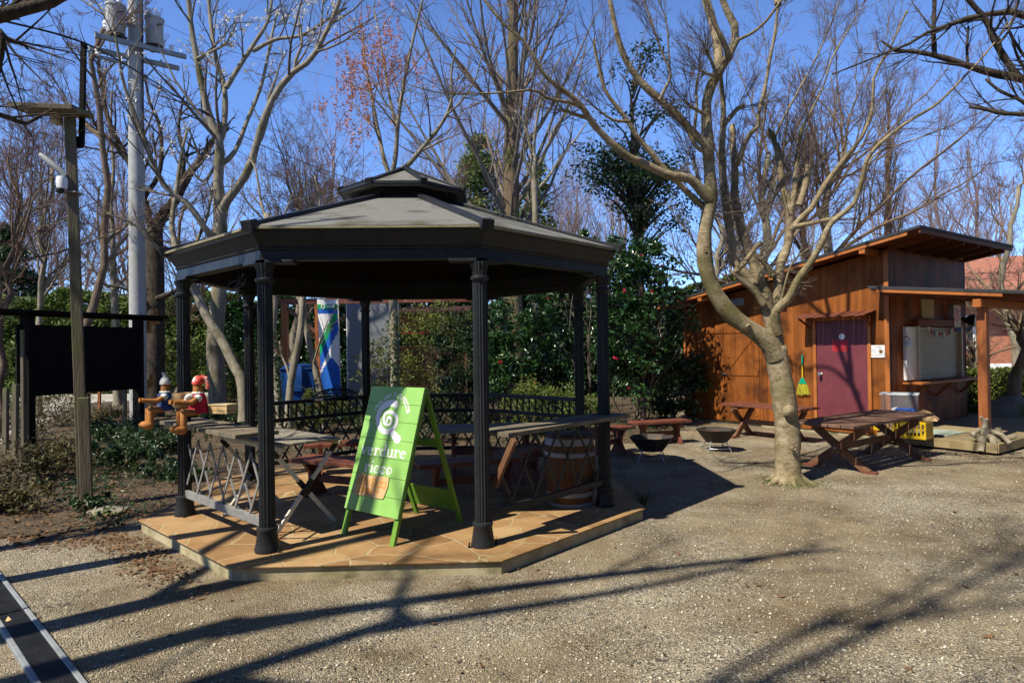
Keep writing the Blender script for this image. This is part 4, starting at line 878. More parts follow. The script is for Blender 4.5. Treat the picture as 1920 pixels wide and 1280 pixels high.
# cable from the batten towards the pole line
def cable(name, label, pts, r, sag=0.):
    P = smoothline(np.array(pts), 10) if len(pts) > 2 else np.linspace(pts[0], pts[1], 24)
    t = np.linspace(0, 1, len(P)); P = P - np.array([0, 0, 1]) * (4 * sag * t * (1 - t))[:, None]
    return tag(MB().tube(P, r, 5).build(name, M['wire'], smooth=True), label, 'cable')
def sl3(P):
    return np.array(P)
def smooth3(P, m=8):
    P = np.array(P, float); P = np.concatenate([2 * P[:1] - P[1:2], P, 2 * P[-1:] - P[-2:-1]]); out = []
    for i in range(1, len(P) - 2):
        for t in np.linspace(0, 1, m, endpoint=False):
            a, b, c, d = P[i - 1:i + 3]; out.append(.5 * ((2 * b) + (c - a) * t + (2 * a - 5 * b + 4 * c - d) * t * t + (3 * b - a - 3 * c + d) * t ** 3))
    out.append(P[-2]); return np.array(out)
smoothline3 = smooth3
def cable_px(name, label, pp, r):
    return tag(MB().tube(smooth3([dep(*p) for p in pp]), r, 6).build(name, M['wire'], smooth=True), label, 'cable')
cable_px('overhead_cable', 'thick black cable running from the timber post over the gazebo roof', [(-120, 14, 5.6), (0, 38, 6.2), (155, 80, 6.95), (255, 133, 9), (400, 222, 13), (520, 285, 17), (700, 352, 24)], .011)
MB_ = MB().tube([dep(375, 206, 12.4), dep(392, 216, 12.8)], .03, 8); tag(MB_.build('cable_joint', M['iron'], smooth=True), 'grey joint box clipped on the thick overhead cable', 'cable joint')
for k, (pp, lb) in enumerate((([(180, 250, 15), (330, 330, 17), (480, 395, 20)], 'thin wire sloping down behind the magnolia trunk'),
                              ([(-20, 300, 14), (240, 330, 16), (640, 372, 22)], 'thin wire crossing the left trees just above the gazebo roof'),
                              ([(-20, 310, 14.2), (240, 345, 16), (640, 380, 22)], 'lower of the thin wires crossing the left trees'),
                              ([(270, 30, 15.6), (430, 95, 21), (640, 150, 30)], 'thin wire leaving the transformer pole to the right'))):
    cable_px('overhead_wire', lb, pp, .006)
cable_px('overhead_wire', 'thin wire crossing the sky above the hut roof', [(1380, 388, 14), (1560, 360, 15.5), (1750, 325, 17), (1980, 287, 19)], .008)

# utility pole with two transformers
ub = gnd(259, 792); UY = 15.5; ub = np.array([dep(259, 700, UY)[0], UY, 0.])
up_ = thing('utility_pole', 'grey concrete utility pole carrying two transformers', 'utility pole', ub)
MB().lathe([(.19, 0), (.185, 2), (.165, 9), (.155, 12.5)], (0, 0, 0), 24).build('pole', M['poleconc'], up_, smooth=True)
def urel(x, y, Y): return dep(x, y, Y) - ub
ca, cb_ = urel(172, 72, 14.7), urel(342, 112, 16.2); d = unit(cb_ - ca); n = np.cross(d, (0, 0, 1))
for k, (z, off) in enumerate(((0, .22), (-.16, -.22))): MB().bar(ca + n * off + (0, 0, z), cb_ + n * off + (0, 0, z), .09, .11).build('crossarm', M['galv'], up_, bevel=.005)
a, b = urel(165, 103, 14.9), urel(250, 122, 15.5); MB().bar(a, b, .07, .08).build('crossarm', M['galv'], up_, bevel=.005); MB().bar(urel(270, 150, 15.5), urel(303, 113, 15.8), .04, .04).build('strut', M['galv'], up_)
for (x, y, Y) in ((217, 66, 15.0), (290, 88, 15.85)):
    c = urel(x, y, Y) + (0, 0, .02); tf = MB().lathe([(.19, 0), (.2, .04), (.2, .62), (.22, .63), (.22, .68), (.13, .72), (.0, .73)], c, 22).build('transformer', M['galv'], up_, smooth=True); tf.data.materials[0] = M['poleconc']
    MB().tube([c + (.2, -.12, .5), c + (.26, -.16, .45), c + (.18, -.22, .42)], .02, 6).build('lug', M['iron'], tf); MB().box(c + (0, 0, -.05), (.34, .34, .08)).build('bracket', M['iron'], tf)
    for q in (-.1, .1): MB().lathe([(.03, 0), (.05, .03), (.03, .06), (.05, .09), (.03, .12), (.02, .16)], c + (q, -.05, .7), 10).build('bushing', M['white'], tf, smooth=True)
for (x, y, Y) in ((183, 100, 14.9), (322, 95, 16.1), (197, 50, 14.9)): MB().lathe([(.03, 0), (.06, .04), (.04, .08), (.06, .12), (.03, .2)], urel(x, y, Y) - (0, 0, .06), 10).build('insulator', M['white'], up_, smooth=True)
MB().tube([(.2, -.05, 7), (.2, -.05, 12.4)], .02, 6).build('conduit', M['wire'], up_)

# black notice board with roof
na, nb2 = dep(-40, 572, 10.8), dep(303, 592, 14.); na[2] = nb2[2] = 2.44; d = unit(nb2 - na); n = np.array([d[1], -d[0], 0])
bo = thing('notice_board', 'large black roofed notice board seen from behind', 'notice board', (*((na + nb2) / 2)[:2], 0)); o0 = np.array(bo.location)
MB().bar(na - o0, nb2 - o0, .46, .05).bar(na - o0 + (0, 0, -.05), nb2 - o0 + (0, 0, -.05), .1, .06).build('board_roof', M['blackwood'], bo, bevel=.004)
pa, pb1 = dep(30, 660, 11.35), dep(258, 660, 13.55)
for P in (dep(52, 660, 11.5), dep(259, 660, 13.6)): MB().bar((P[0] - o0[0], P[1] - o0[1], -.05), (P[0] - o0[0], P[1] - o0[1], 2.4), .16, .16).build('post', M['blackwood'], bo, bevel=.005)
MB().bar((*(pa - o0)[:2], 1.56), (*(pb1 - o0)[:2], 1.56), .05, 1.3).build('panel', M['blackwood'], bo, bevel=.004)
P = dep(42, 660, 11.2); MB().bar((P[0] - o0[0], P[1] - o0[1], 0), (P[0] - o0[0], P[1] - o0[1], 2.1), .05, .04).build('rear_stake', M['polewood'], bo)
# flower pot people
def bottle(mb, a, b, r0, r1, n=14):
    a = np.array(a, float); b = np.array(b, float); L_ = np.linalg.norm(b - a)
    mb.lathe([(r0 * .9, 0), (r0, .01), (r0 + (r1 - r0) * .85, L_ * .85), (r1 * 1.08, L_ * .86), (r1 * 1.08, L_), (r1 * .8, L_)], a, n, axis=unit(b - a)); return mb
def pot_person(label, loc, rz, cloth, cap, s=1., tail=True, bow=True):
    t = thing('flowerpot_figure', label, 'figure', loc, rz, None); V = lambda *p: np.array(p) * s
    MB().lathe([(.06 * s, 0), (.10 * s, .01), (.085 * s, .16 * s), (.06 * s, .25 * s), (.045 * s, .27 * s)], V(0, 0, .0), 18).build('body', M['terra'], t, smooth=True)
    MB().lathe([(.05 * s, 0), (.058 * s, .02), (.05 * s, .11 * s), (.03 * s, .13 * s)], V(0, 0, .27), 16).build('head', M['terra'], t, smooth=True)
    fc = MB(); 
    for q in (-.02, .02): fc.lathe([(.007 * s, 0), (.0, .004)], V(q, -.054, .335), 8, axis=(0, -1, 0))
    fc.box(V(0, -.055, .305), V(.022, .004, .005)); fc.build('face', M['iron'], t)
    if cloth is not None:
        c = MB().lathe([(.125 * s, .0), (.115 * s, .06 * s), (.098 * s, .17 * s), (.068 * s, .26 * s), (.05 * s, .275 * s), (.045 * s, .26 * s)], V(0, .005, .015), 24, .06, caps=False).build('cloak', cloth, t, smooth=True)
        MB().lathe([(.07 * s, 0), (.078 * s, .012 * s), (.07 * s, .026 * s), (.05 * s, .03 * s)], V(0, 0, .255), 20, .1).build('collar', M['whitecloth'], t, smooth=True)
        if bow:
            b = MB(); r = np.random.default_rng(4)
            for k in range(9): b.lathe([(.0, -.02), (.022, -.012), (.026, 0), (.02, .014), (0, .02)], V(*(np.array([0, -.10, .2]) + r.normal(0, .022, 3))), 8)
            b.build('bow', M['whitecloth'], t, smooth=True)
    for q in (-1, 1):
        arm = bottle(MB(), V(q * .085, -.02, .215), V(q * .11, -.13, .15), .03 * s, .036 * s); bottle(arm, V(q * .11, -.12, .152), V(q * .07, -.31, .17), .036 * s, .028 * s); arm.build('arm', M['terra'], t, smooth=True)
        if cloth is not None: MB().lathe([(.04 * s, 0), (.05 * s, .02), (.046 * s, .06 * s)], V(q * .085, -.01, .22), 14, axis=unit((q * .2, -.8, -.5)), caps=False).build('sleeve', M['whitecloth'], t, smooth=True)
        lg_ = bottle(MB(), V(q * .05, .0, .03), V(q * .06, -.2, .03), .042 * s, .045 * s); bottle(lg_, V(q * .06, -.195, .055), V(q * .06, -.2, -.17), .042 * s, .04 * s)
        lg_.lathe([(.02 * s, -.02), (.05 * s, 0), (.055 * s, .03), (.04 * s, .10 * s), (.0, .13 * s)], V(q * .065, -.19, -.185), 14, axis=unit((q * .1, -1, .12))); lg_.build('leg', M['terra'], t, smooth=True)
    if cap is not None:
        h = MB().lathe([(.066 * s, 0), (.07 * s, .015), (.066 * s, .045 * s), (.05 * s, .085 * s), (.02 * s, .11 * s), (0, .115 * s)], V(0, 0, .375), 18, .04).build('cap', cap, t, smooth=True)
        if tail: MB().tube([V(.02, .03, .47), V(.06, .08, .45), V(.07, .10, .36), V(.06, .09, .32)], [.03 * s, .03 * s, .022 * s, .03 * s], 8).build('cap_tail', cap, h, smooth=True)
        else: MB().tube([V(0, 0, .48), V(-.01, -.01, .52), V(-.03, -.02, .535)], [.03 * s, .018 * s, .02 * s], 8).build('cap_tail', cap, h, smooth=True)
    return t
cz = PLAT + 1.018; A7 = np.array([-3.17, 6.16]); al = np.array([.73, -.68]); ou = np.array([-.68, -.73])
q = A7 + al * .66 + ou * .12; pot_person('seated flowerpot figure in a red cloak and spotted red cap', (*q, cz), R_(-42), M['redcloth'], M['polka'], .69)
q = A7 + al * .10 + ou * .20; pot_person('seated flowerpot figure in a blue cloak and pale knitted cap', (*q, cz), R_(-48), M['bluecloth'], M['whitecloth'], .66, tail=False, bow=False)
q = A7 + al * .80 - ou * .04; bx = thing('wooden_box', 'small pale wooden box on the counter behind the red cloaked figure', 'box', (*q, cz), R_(-20)); MB().box((0, 0, .05), (.2, .12, .045)).box((0, 0, .012), (.2, .12, .024)).build('box_body', M['card'], bx, bevel=.003); MB().box((0, 0, .078), (.21, .13, .01)).build('lid', M['palewood'], bx)
q = A7 + al * .5 + ou * .10; b2 = thing('toy_cup', 'plain pale wooden tub held by the red cloaked figure', 'tub', (*(q + ou * .08 + al * -.05), cz + .05), 0); MB().lathe([(.06, 0), (.075, .02), (.08, .13), (.07, .13), (.065, .03), (0, .03)], (0, 0, 0), 16).build('tub_body', M['card'], b2, smooth=True)

# drain channel at the lower left
d0, d1 = gnd(58, 1142), gnd(-6, 1066); 
e1 = gnd(160, 1278); dv = unit((d1 - e1) * (1, 1, 0)); nv = np.array([-dv[1], dv[0], 0]); c0 = gnd(56, 1146)
def drain():
    t = thing('drain_channel', 'concrete edged drain with a black steel grate along the gravel', 'drain', (*c0[:2], 0)); Lx = 1.95
    for k, (a, b) in enumerate(((-.0, -6.5), (.025, 3.5))):
        for off in (.018, .176):
            MB().bar(dv * a + nv * off + (0, 0, .012), dv * b + nv * off + (0, 0, .012), .028, .03).build('kerb', M['galv'], t, bevel=.004)
        g = MB(); ln = abs(b - a); m = int(ln / .017); s = 1 if b > a else -1
        for i in range(m): p = dv * (a + s * (i + .5) * ln / m); g.bar(p + nv * .033 + (0, 0, .012), p + nv * .161 + (0, 0, .012), .004, .02)
        for off in (.035, .097, .16): g.bar(dv * a + nv * off + (0, 0, .008), dv * b + nv * off + (0, 0, .008), .008, .018)
        g.build('grate', M['grate'], t)
    tr = MB().bar(dv * -6.5 + nv * .097 + (0, 0, .0035), dv * 3.5 + nv * .097 + (0, 0, .0035), .13, .004).build('drain_bed', M['blackwood'], t)
    lf = np.random.default_rng(3); p = dv * -.12 + nv * .13; 
    V, Fq = leaf_geo(np.array([p + c0 * (1, 1, 0) + (0, 0, .03)]), .05, lf, up=.9, aspect=.35); tag(link('fallen_leaf', np_mesh('fallen_leaf', V, Fq), M['leaf_yel']), 'single yellow brown leaf lying on the drain grate', 'leaf').data.materials[0] = M['card']
drain()

# ================================================================ BEHIND: bins, banner, van box, red stall, brick house
def bin_(label, x, y, w, d, h):
    t = thing('waste_bin', label, 'bin', (x, y, 0), .2)
    MB().loft([[(-w / 2 * .85, -d / 2 * .85, 0), (w / 2 * .85, -d / 2 * .85, 0), (w / 2 * .85, d / 2 * .85, 0), (-w / 2 * .85, d / 2 * .85, 0)], [(-w / 2, -d / 2, h), (w / 2, -d / 2, h), (w / 2, d / 2, h), (-w / 2, d / 2, h)]]).build('bin_body', M['bluebin'], t, bevel=.02)
    MB().box((0, 0, h + .02), (w + .05, d + .05, .04)).build('rim', M['bluebin'], t, bevel=.015)
    MB().lathe([(w * .5, h * .62), (w * .55, h * .9), (w * .47, h + .09), (w * .4, h + .12), (.0, h + .1)], (0, 0, 0), 14, .08).build('bin_bag', M['glass'] if 0 else M['bluebin'], t, smooth=True)
P = dep(562, 720, 14.5); bin_('big blue waste bin behind the leaning stems at the back', P[0], P[1], .75, .6, 1.25)
P = dep(522, 730, 15.5); bin_('smaller blue bin to the left of the big bin', P[0], P[1], .6, .5, 1.0)
bs = dep(615, 700, 13.2)
bn = thing('banner', 'tall white blue and green banner flag on a pole behind the gazebo', 'banner', (bs[0], bs[1], 0), .1)
def banner():
    z0, z1, w = .75, 2.72, .40; V = []; r = 12; k = 30
    def P_(s, t): return ((s - .5) * w + .06 * (1 - t), .03 * math.sin(s * 5 + t * 4), z0 + (z1 - z0) * t)
    V, Fs, Mi = [], [], []; order = ['white', 'banner_blue', 'leafg']
    def col_(s, t):
        if .90 < t < .955: return 'leafg'
        if .85 < t <= .90: return 'bluebin'
        if t < .12 + .28 * (1 - abs(s - .6)): return 'bluebin'
        c = .36 + .42 * s
        if c + .05 < t < c + .17: return 'leafg'
        if c - .1 < t <= c + .05: return 'bluebin'
        return 'white'
    n, m = 16, 60
    for i in range(n):
        for j in range(m):
            Fs.append((i * (m + 1) + j, (i + 1) * (m + 1) + j, (i + 1) * (m + 1) + j + 1, i * (m + 1) + j + 1)); Mi.append(order.index(col_((i + .5) / n, (j + .5) / m).replace('bluebin', 'banner_blue')))
    M['leafg'] = nmat('print_green', [(.0, .32, .1), (.0, .36, .12)], rough=.6, bump=0)
    M['banner_blue'] = nmat('print_blue', [(.012, .10, .45), (.015, .13, .52)], rough=.6, bump=0)
    me = bpy.data.meshes.new('cloth'); me.from_pydata([P_(i / n, j / m) for i in range(n + 1) for j in range(m + 1)], [], Fs); me.update()
    o = link('cloth', me, None, bn)
    for q in order: me.materials.append(M[q])
    me.polygons.foreach_set('material_index', Mi); o.modifiers.new('thickness', 'SOLIDIFY').thickness = .004
    MB().tube([(w / 2 + .07, 0, 0), (w / 2 + .02, 0, 2.75), (-w / 2, 0, 2.78)], .012, 8).build('pole', M['alu'], bn)
    em = MB()
    for a in range(5): c = (-.08 + .035 * math.cos(a * 1.2566), -.035, 2.575 + .035 * math.sin(a * 1.2566)); em.lathe([(.016, 0), (.016, .004)], c, 8, axis=(0, -1, 0))
    for a in range(4): em.box((.0 + .042 * a, -.036, 2.575), (.03, .004, .05))
    em.build('emblem', M['white'], bn)
banner()
P = dep(694, 660, 16.5); vb = thing('grey_container', 'plain grey box container standing behind the banner', 'container', (P[0], P[1], 0), .05)
MB().box((0, .6, 1.5), (1.15, 1.2, 2.9)).build('container_body', M['greypanel'], vb, bevel=.02); MB().box((-.59, .6, 1.5), (.02, 1.2, 2.94)).box((.585, .6, 1.5), (.02, 1.2, 2.94)).build('corner_post', M['white'], vb); MB().box((0, -.015, 2.97), (1.2, .03, .04)).build('top_rail', M['alu'], vb)
P = dep(600, 585, 15.5); rp = thing('pergola_frame', 'red brown timber frame at the far edge of the bed', 'pergola', (dep(640, 600, 15.5)[0], 15.5, 0))
xs_ = [dep(x, 700, 15.5)[0] - rp.location.x for x in (535, 598, 700, 870)]
for x in xs_[:2]: MB().box((x, 0, 1.4), (.14, .14, 2.8)).build('post', M['post'], rp, bevel=.005)
MB().box(((xs_[0] + xs_[3]) / 2, 0, 2.86), (xs_[3] - xs_[0] + .6, .12, .13)).build('beam', M['redwood'], rp, bevel=.005); MB().bar((xs_[0], .0, 2.75), (xs_[1] + .2, .0, 1.9), .09, .07).build('brace', M['redwood'], rp)
P = dep(775, 640, 19); rs = thing('red_stall', 'dark red stall half hidden in the shrubs behind the gazebo', 'stall', (P[0], P[1], 0))
MB().box((.3, .5, .9), (2.2, 1.2, 1.75)).build('stall_body', M['stall'], rs); MB().box((-.1, -.12, 2.4), (1.1, .04, .55)).build('red_banner', M['redcloth'], rs); MB().prism([(-1.1, -.4, 2.7), (1.7, -.4, 2.7), (1.7, 1.2, 2.95), (-1.1, 1.2, 2.95)], (0, 0, .06)).build('stall_roof', M['stall'], rs)
for x in (-.95, 1.55): MB().box((x, -.1, 1.3), (.09, .09, 2.6)).build('post', M['redwood'], rs)
MB().box((1.1, -.12, .7), (.7, .02, .3)).build('blue_panel', M['bluebin'], rs)
# brick red house at the far right
bh = thing('brick_house', 'red brick house with a tiled roof behind the hut', 'house', (18.5, 22.5, 0), R_(-18)); bh0 = MB()
bh0.box((0, 3, 1.7), (15, 6, 3.4)).build('wall', M['brickred'], bh)
rf2 = MB().prism([(-8, -1.0, 3.35), (8, -1.0, 3.35), (8, 3, 4.9), (-8, 3, 4.9)], (0, 0, .12)).prism([(-8, 3, 4.9), (8, 3, 4.9), (8, 7, 3.35), (-8, 7, 3.35)], (0, 0, .12)).build('roof', M['tileroof'], bh)
MB().prism([(-7.5, .01, 3.4), (-7.5, 5.99, 3.4), (-7.5, 3, 4.7)], (.1, 0, 0)).prism([(7.4, .01, 3.4), (7.4, 5.99, 3.4), (7.4, 3, 4.7)], (.1, 0, 0)).build('gable', M['brickred'], bh)
for x in (-5.5, -2.5, .5, 3.5):
    f = MB().box((x, -.02, 2.0), (1.3, .06, 1.2)).build('window', M['white'], bh); MB().box((x, -.055, 2.0), (1.1, .02, 1.0)).build('pane', M['black'], f)
MB().box((0, -.03, 3.2), (15.1, .06, .12)).build('cornice', M['cream'], bh); MB().box((-1, -1.2, .45), (10, .3, .9)).build('garden_wall', M['white'], bh)
stn = gnd(1893, 795); 
def boulder(label, x, y, s, seed):
    me = bpy.data.meshes.new('boulder'); bm = bmesh.new(); bmesh.ops.create_icosphere(bm, subdivisions=3, radius=1); r = np.random.default_rng(seed); A = r.normal(0, 1, (6, 3))
    for v in bm.verts:
        k = 1 + sum(.07 * math.sin(2.2 * (Vector(a) @ v.co) + i) for i, a in enumerate(A)); v.co = Vector((v.co.x * s[0], v.co.y * s[1], v.co.z * s[2])) * k
    bm.to_mesh(me); bm.free(); me.shade_smooth(); o = link('boulder', me, M['stone']); o.location = (x, y, s[2] * .5); return tag(o, label, 'boulder')
boulder('big mossy boulder beside the right porch post', 10.05, 13.0, (.6, .4, .36), 1)
P = gnd(560, 968); boulder('flat mossy stone at the foot of the timber post', *gnd(205, 962)[:2], (.22, .16, .04), 3)
P = dep(1020, 708, 15); boulder('pale rounded stone among the shrubs behind the gazebo', P[0], P[1], (.3, .25, .55), 4)
# white parked thing glimpsed right of the camellia
P = dep(1262, 660, 24); wv = thing('parked_van', 'white van glimpsed between the camellia and the hut', 'van', (P[0], P[1], 0), .1)
MB().prism([(-1.9, -.8, .35), (1.9, -.8, .35), (1.9, -.8, 1.0), (1.5, -.8, 1.9), (-1.8, -.8, 1.95), (-1.95, -.8, 1.2)], (0, 1.6, 0)).build('body', M['white'], wv, bevel=.08); MB().box((.3, -.81, 1.45), (2.2, .03, .5)).build('window', M['black'], wv)
for x in (-1.2, 1.2): MB().lathe([(.3, 0), (.32, .02), (.32, .18), (.3, .2)], (x, -.83, .32), 20, axis=(0, 1, 0)).build('wheel', M['black'], wv)
# ================================================================ TREES AND PLANTS
def resample(P, R, k):
    P = np.asarray(P, float); R = np.asarray(R, float); P2 = smooth3(P, 6); s = np.concatenate([[0], np.cumsum(np.linalg.norm(np.diff(P2, axis=0), axis=1))]); s0 = s[::6][:len(P)]
    t = np.linspace(0, s[-1], k); return np.stack([np.interp(t, s, P2[:, i]) for i in range(3)], -1), np.interp(t, s0 if len(s0) == len(R) else np.linspace(0, s[-1], len(R)), R)
def spawn(P, R, m, t0, t1, ang, lenf, k, wob, up, rng, rs=.6, tip=.3, rmin=.0015, taper_len=.4, lmin=0., asd=.2):
    Nn, K = P.shape[:2]; idx = np.repeat(np.arange(Nn), m); t = rng.uniform(t0, t1, Nn * m); u = t * (K - 1); i = np.clip(u.astype(int), 0, K - 2); f = (u - i)[:, None]
    p = P[idx, i] * (1 - f) + P[idx, i + 1] * f; tan = P[idx, i + 1] - P[idx, i]; tan /= np.linalg.norm(tan, axis=1, keepdims=True) + 1e-9
    rad = R[idx, i] * (1 - f[:, 0]) + R[idx, i + 1] * f[:, 0]; L = np.linalg.norm(np.diff(P, axis=1), axis=2).sum(1)[idx]
    q = rng.normal(0, 1, (Nn * m, 3)); q -= tan * (q * tan).sum(1, keepdims=True); q /= np.linalg.norm(q, axis=1, keepdims=True) + 1e-9
    a = rng.normal(ang, asd, Nn * m)[:, None]; d = tan * np.cos(a) + q * np.sin(a); ln = np.maximum(L * lenf * rng.uniform(.55, 1.25, Nn * m) * (1 - taper_len * t), lmin)[:, None] / (k - 1)
    pts = [p]; 
    for s in range(k - 1):
        d = d + rng.normal(0, wob, d.shape); d[:, 2] += up; d /= np.linalg.norm(d, axis=1, keepdims=True); p = p + d * ln; pts.append(p)
    r = np.maximum(rad * rs, rmin)[:, None] * np.linspace(1, tip, k)[None]
    return np.stack(pts, 1), np.maximum(r, rmin * .7)
def wood(name, groups, mat, parent, world=True):
    """groups: list of (P, R, sides)"""
    cap = lambda P, R: (np.concatenate([P, P[:, -1:]], 1), np.concatenate([R, R[:, -1:] * .2], 1))      # closes the sawn ends
    V, Q = merge([tubes(*(cap(P, R) if n >= 7 else (P, R)), n) for P, R, n in groups]); me = np_mesh(name, V, Q); me.shade_smooth(); return link(name, me, mat, parent, world)
def leaves(name, C, size, mat, parent, rng, up=.3, aspect=.45, fold=.25, world=True):
    V, Fq = leaf_geo(np.asarray(C), size, rng, up, aspect, fold); return link(name, np_mesh(name, V, Fq), mat, parent, world)
def ends(P, rng, n, t0=.3):
    i = rng.integers(0, len(P), n); K = P.shape[1]; u = rng.uniform(t0, 1, n) * (K - 1); j = np.clip(u.astype(int), 0, K - 2); f = (u - j)[:, None]; return P[i, j] * (1 - f) + P[i, j + 1] * f
def limbset(spec, Yb, scale, k=14):
    """spec: list of (px polyline, r0 px, r1 px, depth at end); pixel paths placed at real depths -> arrays"""
    Ps, Rs = [], []
    for pts, r0, r1, y0, y1 in spec:
        n = len(pts); Ys = np.linspace(y0, y1, n); P = [dep(x, y, Y) for (x, y), Y in zip(pts, Ys)]; R = np.linspace(r0, r1, n) * Ys / F_PX
        p, r = resample(P, R, k); Ps.append(p); Rs.append(r)
    return np.stack(Ps), np.stack(Rs)

